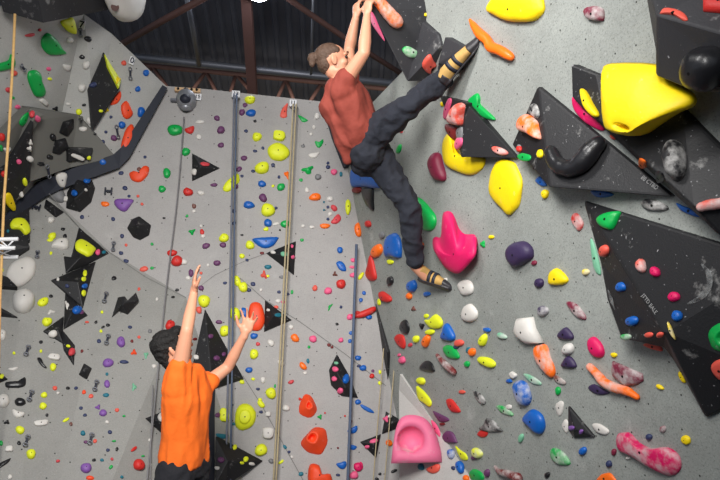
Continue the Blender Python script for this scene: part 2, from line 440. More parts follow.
volume('black triangle volume under the large lime bean hold', [(-30, 236, .03), (29, 205, .03), (30, 241, .03), (-30, 250, .03)], short='the black triangle under the lime bean')
volume('black wedge volume beside the white aluminium truss', [(-25, 238, .02), (27, 240, .02), (30, 247, .04), (16, 256, .04), (-25, 258, .04)])
volume('black triangle volume with the lime pill hold', [(79, 227, 0), (109, 253, 0), (88, 264, 0), (66, 273, 0), (64, 256, 0), (71, 258, 0)], inner=[(80, 258, .08)], short='the black triangle with the lime pill')
volume('black triangle volume with a row of three lime footholds', [(51, 280, 0), (96, 261, 0), (83, 308, 0)], inner=[(78, 282, .09)], short='the black triangle with the three lime dots')
volume('small black volume with a blue knob hold', [(65, 292, 0), (88, 315, 0), (64, 329, 0)], inner=[(71, 313, .07)], short='the small black volume with the blue knob')
volume('black arrow volume pointing at a white ball hold', [(43, 331, 0), (64, 316, 0), (63, 343, 0)], inner=[(58, 330, .05)])
volume('thin black dart volume with a rose ball', [(63, 330, 0), (75, 345, 0), (74, 365, 0), (64, 350, 0)], inner=[(69, 347, .05)], short='the thin black dart volume')
volume('twisted black volume like two folded wings', [(112, 317, 0), (118, 297, 0), (125, 296, .03), (129, 302, .06), (136, 292, 0), (139, 300, .05), (128, 314, .0), (119, 310, .02)], inner=[(123, 304, .1)], short='the twisted black wing volume')
volume('small black cube volume below the thin black dart', [(79, 374, 0), (84, 363, 0), (92, 368, 0), (87, 379, 0)], inner=[(86, 370, .07)], short='the small black cube volume')
volume('black hexagon volume below the violet dome hold', [(127, 228, 0), (132, 219, 0), (139, 216, 0), (151, 225, 0), (149, 235, 0), (140, 240, 0), (133, 237, 0)], inner=[(137, 226, .11)], short='the black hexagon volume')
volume('black blade volume beside the big white ball at the left edge', r0((-20, 268), (8, 277), (18, 287), (-20, 284), h=.05))
volume('black triangle volume under the big white ball at the left edge', [(-25, 293, .02), (18, 317, .02), (-25, 313, .02)], inner=[(-2, 309, .06)])
volume('small black point volume with a lime dot', [(-10, 365, 0), (8, 379, 0), (-10, 386, 0)], inner=[(0, 376, .04)])
# rear wall
volume('black triangle volume high up right of the autobelay', [(192, 153, 0), (220, 168, 0), (192, 181, 0)], inner=[(200, 167, .08)], short='the high black triangle near the autobelay')
volume('black triangle volume tucked behind the beige ropes', [(266, 253, 0), (296, 241, 0), (294, 275, 0)], inner=[(287, 256, .09)], short='the upper black triangle beside the beige ropes')
volume('black triangle volume beside the reaching hand', [(265, 300, 0), (292, 320, 0), (264, 332, 0)], inner=[(273, 316, .09)], short='the black triangle beside the spotter\'s hand')
sp = volume('tall black spire volume behind the man in orange', [(205, 309, 0), (244, 379, 0), (214, 389, 0), (188, 392, 0)], [(0, 1, 4), (1, 2, 4), (2, 3, 4), (3, 0, 4)], inner=[(211, 370, .2)], short='the tall black spire volume')
volume('narrow dark strip volume running down below the black spire', r0((208, 391), (215, 389), (215, 500), (208, 500), h=.04), mt='band')
volume('black kite volume with purple dots beside the orange shirt', [(215, 436, 0), (263, 461, 0), (226, 486, 0), (215, 486, 0)], inner=[(228, 461, .13)], short='the black kite volume beside the orange shirt')
volume('black triangle volume peeking out behind the orange shirt', [(146, 418, 0), (164, 411, 0), (170, 440, 0)], inner=[(160, 421, .06)], short='the black triangle behind the orange shirt')
volume('black shard volume with pink holds and a blue hold', [(337, 354, 0), (329, 370, 0), (331, 385, 0), (342, 396, 0), (358, 398, 0), (349, 375, 0)], [(0, 1, 6), (1, 2, 6), (2, 3, 7, 6), (3, 4, 7), (4, 5, 7), (5, 0, 6, 7)], [(337, 372, .08), (346, 388, .1)], short='the black shard volume')
volume('thin black sliver volume in the wall corner', [(375, 304, .01), (387, 352, .03), (388, 380, .01), (383, 352, .02)], short='the thin black sliver in the corner')
volume('lower black triangle volume with pink dots in the corner', [(360, 442, 0), (381, 434, 0), (376, 458, 0)], inner=[(373, 444, .06)], short='the lower black triangle in the corner')
volume('upper black triangle volume with a pink cluster in the corner', [(386, 411, 0), (398, 421, 0), (396, 429, 0), (382, 434, 0)], inner=[(391, 423, .06)], short='the upper black triangle in the corner')
# right overhang
volume('large black volume the climber hangs from', [(387, 42, .30), (407, 82, .16), (441, 46, .02), (438, 34, .07), (402, 4, .04), (392, -30, .05), (358, -40, .35), (370, 8, .34)], [(0, 1, 3, 4, 5, 6, 7), (1, 2, 3)], flat=((0, 1, 4), (3, 5, 6, 7)), base='R', mt='volume2', short='the large black volume under the climber\'s hands', bevel=.012)
volume('small dark wedge volume touching the raised shoe', [(445, 37, .05), (467, 48, .03), (460, 70, .02), (437, 74, .02), (438, 63, .09)], [(0, 1, 4), (4, 1, 2, 3)], base='R', mt='volume2', short='the small dark wedge volume')
volume('black triangle volume above the yellow leaf hold', [(466, 103, .05), (517, 158, .02), (461, 157, .12)], base='R', short='the black triangle above the yellow leaf')
volume('narrow black strip volume under the coral lobe hold', [(439, 95, .01), (466, 103, .07), (461, 157, .06), (457, 140, .01)], base='R')
volume('wide black volume carrying the glossy black loop hold', [(538, 86, .02), (512, 145, .04), (549, 187, .17), (673, 197, .02)], [(0, 1, 2), (0, 2, 3)], base='R', short='the wide black volume with the loop', bevel=.012)
volume('long black volume behind the huge yellow hold', [(571, 64, .04), (572, 98, .05), (676, 196, .06), (722, 238, .08), (760, 250, .0), (760, 185, .0), (684, 110, .02), (603, 76, .02)], [(0, 1, 8, 7), (1, 2, 8), (2, 9, 8), (2, 3, 9), (8, 9, 6), (8, 6, 7), (6, 9, 5), (9, 3, 4, 5)], [(606, 126, .12), (694, 207, .16)], base='R', short='the long black volume behind the yellow hold', bevel=.01)
volume('thick black block volume in the top corner with the dark ball', [(640, -40, .03), (656, 52, .03), (656, 76, .2), (680, 86, .2), (780, 104, .22), (780, 50, .28), (780, -40, .05), ], [(0, 1, 7), (1, 2, 7), (7, 2, 3, 4, 5), (0, 7, 5, 6)], [(656, 15, .26)], base='R', mt='volume2', short='the thick black block volume in the top corner', bevel=.012)
volume('largest black volume low on the overhang with many small holds', [(583, 201, .02), (600, 262, .02), (607, 300, .06), (621, 339, .1), (642, 343, .12), (664, 348, .08), (676, 364, .02), (706, 418, .02), (780, 380, .02), (780, 262, .02)], [(0, 1, 2, 10), (2, 3, 4, 10), (4, 5, 10), (5, 6, 10), (6, 7, 10), (10, 7, 8, 9), (10, 9, 0)], [(664, 333, .16)], base='R', short='the largest black volume', bevel=.01)
volume('small purple black triangle volume beside white holds', [(568, 406, 0), (594, 437, 0), (574, 438, 0), (568, 430, 0)], inner=[(574, 429, .04)], base='R', short='the small purple black triangle')

# ------------------------------------------------------------------ holds
rnd = random.Random(5)
HOLDS = []   # dicts; built after ranking
def fam(c): return COL[c][2]
def size_word(w, h):
    a = math.sqrt(w * h)
    return 'tiny' if a < 4.2 else 'small' if a < 8 else 'medium' if a < 13 else 'large' if a < 26 else 'huge'
def hold_mesh(poly, h, base='A', apex=None, endscale=0.0, facet=False, noise_amt=.05, hollow=False, prof=None, centre=None, lift=0, mouth=None):
    cx = sum(p[0] for p in poly) / len(poly); cy = sum(p[1] for p in poly) / len(poly)
    if centre: ccx, ccy = centre
    else: ccx, ccy = cx, cy
    p0, n, ob = cast(ccx, ccy, base)
    pl = Plane(p0 + n * lift, n)
    hh = .35 * h
    pts = [pl.hit(x, y, hh) - pl.n * hh for x, y in poly]
    # limit the stretch of grazing faces
    c0 = sum(pts, V()) / len(pts)
    ap = c0 if apex is None else pl.hit(apex[0], apex[1], h) - pl.n * h
    x_, y_, n_ = frame(pl.n)
    N = len(pts)
    prof = prof or [(1.0, -.06), (1.02, .08), (1.0, .32), (.93, .58), (.78, .8), (.52, .95), (.22, 1.0)]
    bm = bmesh.new(); rings = []
    seed = V((cx * .37, cy * .53, 1.7))
    size = max((q - c0).length for q in pts)
    for s, f in prof:
        t = max(0, f) ** 1.2
        s2 = s if endscale == 0 else 1 + (endscale - 1) * max(0, f) ** 1.1
        cc = c0.lerp(ap, t)
        ring = []
        for qi, q in enumerate(pts):
            if mouth:
                px_, py_ = poly[qi]; an = math.atan2((py_ - cy) * 1.3, px_ - cx); m_ = R_(mouth[2])
                ex, ey = mouth[0] * math.cos(an - m_), mouth[1] * math.sin(an - m_)
                e_ = pl.hit(apex[0] + ex * math.cos(m_) - ey * math.sin(m_), apex[1] + ex * math.sin(m_) + ey * math.cos(m_), h) - pl.n * h
                fq = max(0, f); q2 = q.lerp(e_, fq ** 1.15)
                ring.append(bm.verts.new(q2 + pl.n * (math.sin(fq * 1.5708) ** .8 * h if fq > 0 else f * h))); continue
            o = (q - c0) * s2
            k = noise.noise(seed + (o / max(size, 1e-4)) * 1.6 + V((0, 0, f))) * noise_amt * 2
            ring.append(bm.verts.new(cc + o * (1 + k) + pl.n * (f * h * (1 + k * .5))))
        rings.append(ring)
    for a, b in zip(rings, rings[1:]):
        for k in range(N): bm.faces.new((a[k], a[(k + 1) % N], b[(k + 1) % N], b[k]))
    if endscale:
        # open mouth: go back down inside
        mid = c0.lerp(ap, 1)
        inner = [bm.verts.new(mid + (v.co - pl.n * h - mid) * .72 + pl.n * h * .98) for v in rings[-1]]
        deep = [bm.verts.new(mid + (v.co - pl.n * h - mid) * .55 + pl.n * h * .12) for v in rings[-1]]
        for a, b in ((rings[-1], inner), (inner, deep)):
            for k in range(N): bm.faces.new((a[k], a[(k + 1) % N], b[(k + 1) % N], b[k]))
        bm.faces.new(deep)
    else:
        t = bm.verts.new(c0.lerp(ap, 1) + pl.n * h * 1.01)
        for k in range(N): bm.faces.new((rings[-1][k], rings[-1][(k + 1) % N], t))
    bm.faces.new(rings[0][::-1])
    return bm, c0, pl.n, ob, size, c0.lerp(ap, .9) + pl.n * h
def epoly(x, y, w, h, ang, shape, seed=0):
    r = random.Random(int(x * 31 + y * 17 + seed)); N = 18; out = []
    e = {'o': 2.1, 'f': 2.3, 'b': 3.6, 't': 2, 'n': 2, 'd': 1.5, 's': 2.1}.get(shape, 2)
    ca, sa = math.cos(R_(ang)), -math.sin(R_(ang))
    ph = r.uniform(0, 6.28); am = .06
    tri = r.choice((0, 90, 180, 270))
    for k in range(N):
        t = 2 * math.pi * k / N
        c, s = math.cos(t), math.sin(t)
        rr = (abs(c) ** e + abs(s) ** e) ** (-1 / e) if shape != 't' else (1 + .32 * math.cos(3 * (t - R_(tri)))) * .86
        rr *= 1 + am * math.sin(2 * t + ph) + .04 * math.sin(3 * t + ph * 2)
        u, v = c * rr * w / 2, s * rr * h / 2
        if shape == 'n': v += (abs(u) / (w / 2)) ** 2 * -h * .35 + h * .1
        out.append((x + u * ca - v * sa, y + (u * sa + v * ca)))
    return out
def pxm(x, y, base='A'):
    p, n, _ = cast(x, y, base); return (p - CAM).dot(fwd) / F
def add(x, y, w, h, c, bm_args=None, kind='e', ang=0, shape='o', label=None, short=None, poly=None, chalk=False, hgt=None, **kw):
    HOLDS.append(dict(x=x, y=y, w=w, h=h, c=c, kind=kind, ang=ang, shape=shape, label=label, short=short, poly=poly, chalk=chalk, hgt=hgt, kw=kw))
def poly(c, pts, label=None, short=None, hk=.4, chalk=False, smooth=3, **kw):
    xs = [p[0] for p in pts]; ys = [p[1] for p in pts]
    a = 0
    for i in range(len(pts)):
        x0, y0 = pts[i]; x1, y1 = pts[(i + 1) % len(pts)]; a += x0 * y1 - x1 * y0
    w = max(xs) - min(xs); h = max(ys) - min(ys)
    eff = abs(a) / 2 / max(w, h)
    add(sum(xs) / len(xs), sum(ys) / len(ys), w, h, c, kind='p', label=label, short=short,
        poly=[tuple(q) for q in (spline(pts, smooth, True) if smooth > 1 else pts)], chalk=chalk, hgt=eff * hk, **kw)
def tubeh(c, pts, label=None, short=None, chalk=False, base='A'):
    xs = [p[0] for p in pts]; ys = [p[1] for p in pts]
    add(sum(xs) / len(xs), sum(ys) / len(ys), max(xs) - min(xs) + 4, max(ys) - min(ys) + 4, c, kind='t', label=label, short=short, poly=pts, chalk=chalk, base=base)

# --- holds with an outline of their own ---
poly('Y', [(60, 22), (67, 19), (73, 18), (77, 32), (74, 34), (66, 30)], 'lime yellow wedge hold beside the number 7 plate', 'the lime wedge near plate 7')
poly('G', [(41, 40), (46, 33), (52, 36), (57, 41), (63, 50), (66, 54), (50, 55), (42, 49)], 'large green teardrop hold at the top of the left wall', 'the large green teardrop')
poly('G', [(-6, 66), (0, 63), (9, 60), (11, 54), (15, 58), (15, 66), (8, 70), (-6, 72)], 'green curled hold behind the tan rope')
poly('G', [(27, 77), (29, 71), (35, 70), (40, 73), (41, 80), (44, 86), (46, 93), (42, 97), (36, 97), (32, 92), (29, 85)], 'large green peanut shaped hold on the left wall', 'the green peanut hold')
poly('G', [(19, 124), (22, 117), (28, 112), (29, 118), (23, 126)], 'small green wedge hold on the sloping grey wing')
poly('W', [(54, 175), (58, 171), (67, 173), (66, 182), (64, 188), (58, 186)], 'pale grey cup shaped hold on the navy band', 'the pale cup hold on the navy band', .6)
poly('S', [(45, 190), (52, 186), (62, 188), (66, 197), (62, 203), (50, 199)], 'grey round hold just below the pale cup hold', None, .5)
poly('y', [(4, 196), (10, 193), (16, 207), (13, 211), (6, 204)], 'dark yellow wedge hold on the black slanting volume at the edge')
poly('Y', [(10, 224), (15, 218), (24, 219), (30, 226), (30, 233), (25, 235), (20, 230), (12, 229)], 'large lime yellow bean hold near the aluminium truss', 'the lime bean hold')
poly('W', [(5, 276), (12, 264), (25, 257), (34, 259), (36, 266), (32, 277), (18, 288), (9, 283)], 'large off-white oval hold at the left edge', 'the large off-white oval', .35)
add(23, 301, 24, 24, 'W', label='large off-white ball hold below the off-white oval', short='the off-white ball hold', hgt=14)
poly('W', [(51, 246), (56, 239), (65, 238), (69, 243), (67, 250), (56, 249)], 'off-white cone hold level with the lime pill hold', None, .6)
poly('Y', [(75, 244), (79, 239), (85, 241), (95, 248), (95, 252), (89, 257), (84, 255), (77, 250)], 'large lime yellow pill hold on a black triangle volume', 'the lime pill hold', .45)
poly('K', [(37, 358), (41, 358), (44, 364), (47, 368), (44, 368), (40, 364)], 'black twig shaped hold beside the lime foothold', None)
poly('K', [(5, 384), (8, 382), (20, 381), (25, 377), (26, 383), (23, 387), (8, 388)], 'long black scoop hold near the left edge', 'the long black scoop hold', .5)
poly('K', [(-3, 470), (0, 463), (6, 460), (11, 458), (8, 463), (2, 467)], 'black branch shaped hold at the bottom left', None)
poly('E', [(121, 106), (127, 101), (131, 108), (133, 114), (129, 119), (123, 117)], 'red orange teardrop hold at the end of the left wall', 'the red orange teardrop')
poly('E', [(122, 140), (126, 129), (131, 124), (134, 128), (134, 138), (129, 148), (124, 153), (121, 149)], 'tall red orange hold on the navy band', 'the tall red orange hold', .5)
poly('E', [(110, 105), (113, 99), (120, 91), (121, 98), (116, 104)], 'red orange shard hold beside the tall black diamond volume')
poly('E', [(129, 174), (133, 171), (139, 172), (144, 166), (149, 167), (148, 175), (141, 182), (133, 181)], 'large orange kidney hold above the violet dome', 'the orange kidney hold')
poly('Y', [(223, 187), (227, 181), (236, 174), (239, 175), (239, 182), (230, 191), (224, 191)], 'lime yellow peanut hold crossed by the grey ropes', 'the lime peanut hold')
poly('p', [(114, 202), (118, 199), (132, 199), (133, 203), (127, 211), (121, 211), (116, 207)], 'large violet half dome hold above the black hexagon volume', 'the violet half dome', .5)
poly('C', [(280, 116), (283, 108), (288, 103), (287, 112), (287, 117), (283, 118)], 'coral pointed hold beside the number 11 plate')
poly('G', [(298, 115), (304, 118), (308, 121), (302, 122)], 'green pointed hold near the number 11 plate')
poly('G', [(315, 141), (319, 142), (323, 139), (323, 144), (319, 148), (316, 146)], 'green heart shaped hold behind the beige ropes')
poly('Y', [(268, 155), (268, 149), (274, 143), (283, 144), (289, 150), (289, 157), (282, 161), (273, 160)], 'biggest round lime yellow hold on the rear wall', 'the biggest round lime hold on the rear wall', .5)
poly('B', [(253, 241), (255, 238), (277, 237), (277, 241), (271, 247), (262, 248)], 'wide blue half dome hold above the beige rope triangle', 'the wide blue half dome', .5)
poly('B', [(336, 263), (341, 261), (345, 265), (346, 271), (340, 270)], 'blue teardrop hold beside the dark blue rope')
poly('E', [(249, 306), (255, 302), (262, 305), (265, 318), (262, 328), (255, 331), (249, 327)], 'large red orange hold behind the spotter\'s open hand', 'the red orange hold behind the hand')
poly('F', [(332, 220), (338, 214), (341, 219), (338, 223), (334, 224), (331, 223)], 'rose red arrow hold on the rear wall', 'the rose arrow hold')
poly('E', [(299, 407), (303, 397), (306, 394), (311, 397), (317, 408), (315, 414), (308, 418), (300, 414)], 'upper red orange pocket hold on the rear wall', 'the upper red orange pocket hold', .7, apex=(309, 405), endscale=.35)
poly('E', [(301, 441), (307, 433), (315, 427), (325, 430), (328, 440), (323, 452), (318, 455), (309, 453), (302, 447)], 'large red orange ring jug hold on the rear wall', 'the large red orange ring jug', .6, apex=(312, 438), endscale=.42)
poly('E', [(308, 472), (311, 464), (319, 465), (322, 474), (330, 474), (331, 486), (310, 486)], 'red orange hook hold at the bottom of the rear wall', None, .7)
add(245, 417, 22, 26, 'Y', label='large lime yellow hold with a raised round disc', short='the lime disc hold', hgt=9, disc=True)
poly('B', [(350, 173), (355, 167), (368, 172), (381, 180), (382, 188), (366, 187), (352, 186)], 'large blue hold behind the climber\'s thigh', 'the large blue hold behind the thigh')
poly('K', [(361, 190), (373, 188), (374, 202), (374, 211), (366, 204)], 'black pointed hold under the large blue hold')
poly('B', [(385, 239), (392, 233), (400, 238), (402, 257), (392, 256), (384, 255)], 'blue block hold beside the climber\'s lower leg', 'the blue block hold', .5)
poly('R', [(365, 275), (368, 263), (371, 254), (374, 263), (377, 275), (376, 280), (371, 281)], 'tall dark red flame shaped hold in the corner', 'the dark red flame hold', .6)
tubeh('R', [(352, 316, 2), (360, 315, 3), (368, 312, 3.4), (374, 309, 2.6)], 'red tube hold pointing at the thin black sliver volume', 'the red tube hold')
poly('y', [(394, -8), (398, 5), (405, 12), (414, 14), (427, 16), (421, 5), (414, -8)], 'yellow pointed hold above the climber\'s big black volume', None, .4, base='R')
tubeh('O', [(378, 0, 6), (385, 9, 6.5), (392, 17, 7), (397, 22, 7)], 'fat orange sausage hold next to the climber\'s hands', 'the orange sausage hold', True)
poly('I', [(369, 12), (373, 13), (378, 24), (385, 41), (378, 33), (371, 22)], 'thin pink hold below the climber\'s hands', None, .4)
poly('G', [(402, 50), (406, 46), (414, 49), (422, 55), (419, 58), (408, 57)], 'pale green jug hold in the large black volume', None, .6, True)
poly('C', [(422, 64), (426, 57), (431, 54), (434, 61), (437, 65), (431, 68), (430, 74), (424, 70)], 'coral block hold near the raised ankle', None, .6, smooth=2)
tubeh('O', [(470, 20, 1.5), (474, 26, 3.5), (480, 34, 5), (487, 40, 5), (491, 47, 5.5), (499, 50, 5), (506, 54, 5), (511, 57, 4)], 'long orange knobbly hold beside the raised shoe', 'the knobbly orange hold', False, 'R')
poly('G', [(468, 102), (471, 96), (477, 93), (480, 98), (480, 104), (484, 108), (492, 115), (496, 120), (486, 119), (477, 111)], 'dark green double lobed hold above the black triangle volume', 'the dark green double hold', .5, base='R')
poly('C', [(446, 120), (450, 110), (458, 103), (466, 105), (464, 116), (463, 125), (452, 124)], 'large coral lobe hold left of the black triangle volume', 'the coral lobe hold', .7, True)
poly('D', [(445, 124), (461, 127), (460, 136), (455, 140), (448, 134)], 'dark red hold hanging below the coral lobe', None, .6)
poly('I', [(443, 118), (444, 108), (449, 98), (452, 101), (449, 112), (446, 119)], 'pinkish red hold edging the coral lobe', None, .5)
poly('S', [(456, 131), (460, 127), (463, 128), (462, 140), (457, 139)], 'small grey hold above the pink knob', None, .5)
poly('I', [(454, 145), (457, 138), (462, 137), (463, 143), (460, 149), (456, 150)], 'small pink knob hold between yellow and black', None, .5)
poly('y', [(442, 150), (444, 139), (450, 132), (454, 140), (456, 152), (466, 157), (484, 158), (484, 168), (476, 174), (466, 175), (454, 171), (445, 163)], 'large yellow boomerang hold under the black triangle volume', 'the yellow boomerang hold', .35, base='R')
poly('w', [(427, 162), (431, 154), (439, 153), (443, 163), (447, 179), (440, 181), (432, 175)], 'wine red hold with brown top beside the yellow boomerang', 'the wine red hold', .7)
poly('G', [(415, 199), (422, 201), (434, 213), (437, 222), (434, 229), (428, 231), (419, 226)], 'large green leaf hold behind the climber\'s knee', 'the green leaf hold', .5)
poly('M', [(443, 217), (446, 211), (451, 211), (455, 218), (459, 230), (465, 237), (475, 238), (478, 248), (475, 256), (467, 267), (458, 274), (449, 270), (438, 258), (432, 246), (434, 240), (441, 240)], 'huge magenta saddle hold above the lower shoe', 'the huge magenta hold', .6, apex=(455, 256))
poly('W', [(457, 285), (463, 280), (471, 281), (474, 288), (472, 294), (463, 295)], 'white oval hold near the lower shoe toe', 'the white oval near the shoe')
poly('W', [(461, 313), (464, 306), (471, 304), (478, 312), (477, 320), (469, 322), (462, 319)], 'white round hold below the lower shoe', None)
poly('K', [(399, 328), (402, 321), (407, 320), (410, 328), (408, 334), (403, 333)], 'black pear shaped hold above a red one in the corner')
poly('B', [(440, 338), (443, 329), (446, 323), (451, 327), (456, 337), (453, 341), (446, 340)], 'blue triangular hold next to lime holds in the corner', 'the blue triangular hold', .6)
poly('R', [(394, 338), (399, 334), (404, 336), (406, 345), (404, 349), (398, 345)], 'red pointed hold beside the thin black sliver volume')
poly('Y', [(424, 320), (430, 319), (436, 314), (443, 321), (441, 328), (431, 328)], 'lime yellow lobed hold beside the blue triangular hold', None, .5)
poly('G', [(443, 347), (448, 345), (455, 348), (460, 356), (458, 359), (450, 358), (444, 352)], 'dark green oval hold right of the red tube in the corner')
poly('K', [(419, 368), (424, 361), (431, 362), (435, 369), (434, 372), (425, 371)], 'black rounded hold above the lime shard in the corner')
tubeh('D', [(437, 355, 1.8), (442, 361, 3), (448, 367, 3.6), (454, 372, 3)], 'dark red tube hold leaning down to the right', 'the dark red tube hold', True)
poly('Y', [(416, 386), (421, 389), (428, 396), (432, 403), (430, 407), (424, 403), (418, 398)], 'lime yellow shard hold at the corner edge', 'the lime shard at the corner edge')
poly('K', [(473, 391), (480, 393), (486, 401), (484, 405), (478, 400)], 'black leaf hold with chalk near the lime oval', None, .5, True)
poly('R', [(446, 400), (451, 399), (457, 405), (461, 412), (453, 412), (448, 407)], 'red triangular hold above the purple crescent hold')
poly('P', [(433, 411), (440, 414), (448, 418), (449, 421), (441, 422), (436, 417)], 'thin purple crescent hold at the corner edge', None)
poly('I', [(431, 420), (436, 424), (440, 431), (440, 437), (434, 430)], 'thin pink hold on the corner edge', None)
poly('P', [(442, 436), (446, 431), (453, 432), (457, 440), (457, 443), (446, 442)], 'purple dome hold right of the pink scooped hold', 'the purple dome hold')
poly('Y', [(455, 446), (460, 450), (466, 454), (468, 460), (461, 459)], 'lime yellow crescent hold near the bottom corner', None)
poly('K', [(479, 429), (484, 424), (487, 418), (493, 420), (500, 428), (503, 431), (492, 432)], 'black wing shaped hold with chalk low on the overhang', 'the black wing hold', .5, True)
poly('R', [(477, 434), (481, 430), (488, 432), (486, 437), (480, 437)], 'red hold under the black wing hold', None)
poly('G', [(469, 473), (474, 469), (482, 473), (484, 480), (472, 480)], 'dark green hold at the bottom edge', None)
tubeh('D', [(495, 467, 1.6), (500, 472, 3), (508, 474, 4), (518, 478, 5)], 'dark red curled hold at the bottom edge', None, True)
poly('y', [(486, 10), (489, 2), (500, -6), (538, -6), (545, 4), (544, 13), (535, 21), (520, 22), (505, 20), (492, 14)], 'big yellow dome hold at the top edge of the overhang', 'the big yellow dome at the top', .4, base='R')
poly('w', [(583, 12), (587, 7), (597, 6), (604, 9), (605, 17), (603, 21), (596, 21), (587, 18)], 'wine red and white hold high on the overhang', 'the wine and white hold', .6, base='R', chalk=True)
poly('O', [(516, 126), (518, 118), (526, 114), (537, 120), (540, 128), (542, 138), (538, 139), (529, 134), (519, 131)], 'chalky orange claw hold on the wide black volume', 'the chalky orange claw', .6, True)
poly('K', [(528, 112), (531, 105), (536, 104), (540, 112), (538, 119), (531, 116)], 'small black hold above the orange claw', None, .4, True)
poly('G', [(517, 156), (523, 153), (531, 156), (529, 161), (521, 161)], 'green hold at the foot of the wide black volume', None)
tubeh('K', [(551, 152, 7), (556, 163, 8), (565, 168, 8.5), (575, 167, 9), (584, 160, 10), (591, 151, 10), (598, 144, 8.5)], 'glossy black loop jug hold', 'the glossy black loop')
poly('M', [(572, 97), (574, 109), (582, 119), (592, 126), (604, 131), (606, 123), (597, 118), (586, 109), (579, 97)], 'bright magenta hold under the smaller yellow hold', 'the bright magenta hold', .35)
poly('y', [(580, 89), (585, 91), (592, 102), (600, 115), (593, 117), (585, 109), (581, 98)], 'yellow crescent hold left of the huge yellow hold', None, 1.0)
poly('y', [(601, 70), (606, 63), (655, 64), (666, 76), (678, 84), (692, 92), (697, 100), (693, 107), (680, 112), (660, 124), (646, 133), (630, 136), (610, 130), (604, 120), (602, 92)], 'huge yellow flared spout hold', 'the huge yellow spout hold', .55, base='R', apex=(621, 127), endscale=.24, lift=.13, mouth=(11, 4.6, 18))
poly('C', [(660, 13), (664, 8), (676, 9), (685, 14), (688, 20), (683, 21), (673, 15), (662, 14)], 'coral arch hold on the thick block volume', None, .5)
poly('R', [(703, -8), (740, -8), (740, 15), (720, 14), (703, 12)], 'square dark red hold in the top corner', None, .4, smooth=1)
add(704, 68, 48, 50, 'K', label='large black ball hold on the thick block volume', short='the large black ball', hgt=26)
add(675, 160, 27, 40, 'K', label='black oval ball hold on the long black volume', short='the black oval ball', hgt=16, chalk=True)
poly('O', [(639, 158), (645, 161), (647, 167), (643, 169), (639, 165)], 'small orange chip hold on the long black volume', None, .4)
poly('K', [(655, 172), (662, 172), (665, 180), (658, 183)], 'small black chip hold below the orange chip', None, .5)
poly('K', [(641, 204), (645, 199), (655, 200), (665, 204), (669, 209), (661, 211), (648, 210)], 'dark pebble hold in the light gap between black volumes', 'the dark pebble in the gap', .6, True)
poly('B', [(676, 203), (684, 206), (700, 212), (702, 216), (697, 217), (682, 211)], 'long blue hold beside the pink finger hold', None, .5)
tubeh('C', [(701, 207, 4.6), (708, 205, 5.2), (716, 204, 5.6), (727, 202, 6)], 'pinkish coral finger hold at the picture edge', 'the coral finger hold', True)
poly('B', [(590, 191), (602, 190), (614, 194), (608, 197), (597, 197)], 'blue hold peeking out below the wide black volume', None, .4)
poly('B', [(535, 181), (540, 176), (545, 181), (547, 186), (542, 186)], 'blue hold at the left foot of the wide black volume', None, .4)
poly('y', [(489, 178), (493, 166), (498, 160), (513, 160), (519, 170), (523, 185), (521, 203), (516, 211), (510, 215), (503, 209), (493, 199), (489, 190)], 'large yellow leaf shaped hold', 'the large yellow leaf', .3, base='R')
poly('R', [(571, 218), (574, 213), (579, 215), (584, 224), (580, 231), (574, 225)], 'red and grey pointed hold left of the largest black volume', 'the red and grey pointed hold', .5, True)
poly('U', [(505, 252), (510, 244), (522, 241), (533, 247), (534, 257), (526, 263), (516, 267), (509, 263)], 'large dark purple ball hold', 'the large dark purple ball', .6)
poly('y', [(548, 283), (549, 273), (556, 268), (566, 275), (569, 281), (563, 285), (554, 285)], 'yellow hold with a grey scoop in it', 'the yellow scooped hold', .5)
poly('w', [(566, 302), (572, 302), (580, 307), (586, 315), (586, 320), (579, 318), (571, 310)], 'wine red leaf hold with chalky tip', 'the wine red leaf hold', .5, True)
poly('W', [(513, 330), (517, 318), (532, 317), (535, 328), (545, 343), (528, 344), (518, 338)], 'white cone hold leaning over an orange one', 'the white cone hold', .6, smooth=1)
poly('O', [(533, 350), (536, 345), (546, 345), (551, 358), (556, 372), (553, 378), (545, 372), (538, 363)], 'orange claw hold with chalk below the white cone', 'the chalky orange claw below the white cone', .6, True)
poly('b', [(553, 376), (558, 376), (566, 382), (564, 385), (556, 382)], 'small brownish hold below the orange claw tip', None, .5, True)
poly('U', [(557, 335), (564, 328), (568, 328), (574, 336), (572, 340), (560, 339)], 'dark purple hold above the white ball', 'the dark purple hold above the white ball', .6)
poly('U', [(561, 364), (567, 356), (573, 358), (577, 365), (575, 368), (563, 367)], 'dark purple hold below the white ball', None, .6)
poly('M', [(587, 342), (590, 337), (597, 338), (605, 350), (603, 357), (596, 357), (589, 351)], 'deep pink oval hold above the chalky orange horn', 'the deep pink oval', .5)
poly('w', [(611, 369), (613, 361), (643, 374), (644, 381), (637, 385), (626, 386), (613, 376)], 'greyish wine red wedge hold', 'the greyish wine wedge', .4, True, smooth=1)
tubeh('O', [(590, 367, 4), (597, 374, 4.5), (605, 383, 5), (616, 388, 5), (627, 391, 4.5), (637, 397, 3)], 'long chalky orange horn hold', 'the long orange horn', True)
poly('U', [(588, 388), (594, 384), (603, 389), (610, 393), (604, 395), (596, 394)], 'dark purple crescent hold under the orange horn', None, .5)
poly('B', [(512, 384), (518, 380), (526, 383), (532, 396), (530, 404), (522, 405), (516, 395)], 'teal blue cone hold with a grey side', 'the teal blue cone', .7, True)
poly('g', [(523, 374), (530, 375), (540, 381), (541, 385), (532, 383)], 'pale green chalky crescent hold', None, .4, True)
poly('G', [(496, 406), (503, 406), (512, 412), (513, 416), (503, 413)], 'green crescent hold above the blue fan hold', None, .5, True)
poly('B', [(522, 419), (527, 412), (532, 409), (538, 411), (544, 417), (546, 426), (543, 434), (536, 432), (528, 425)], 'bright blue fan shaped hold', 'the bright blue fan hold', .5)
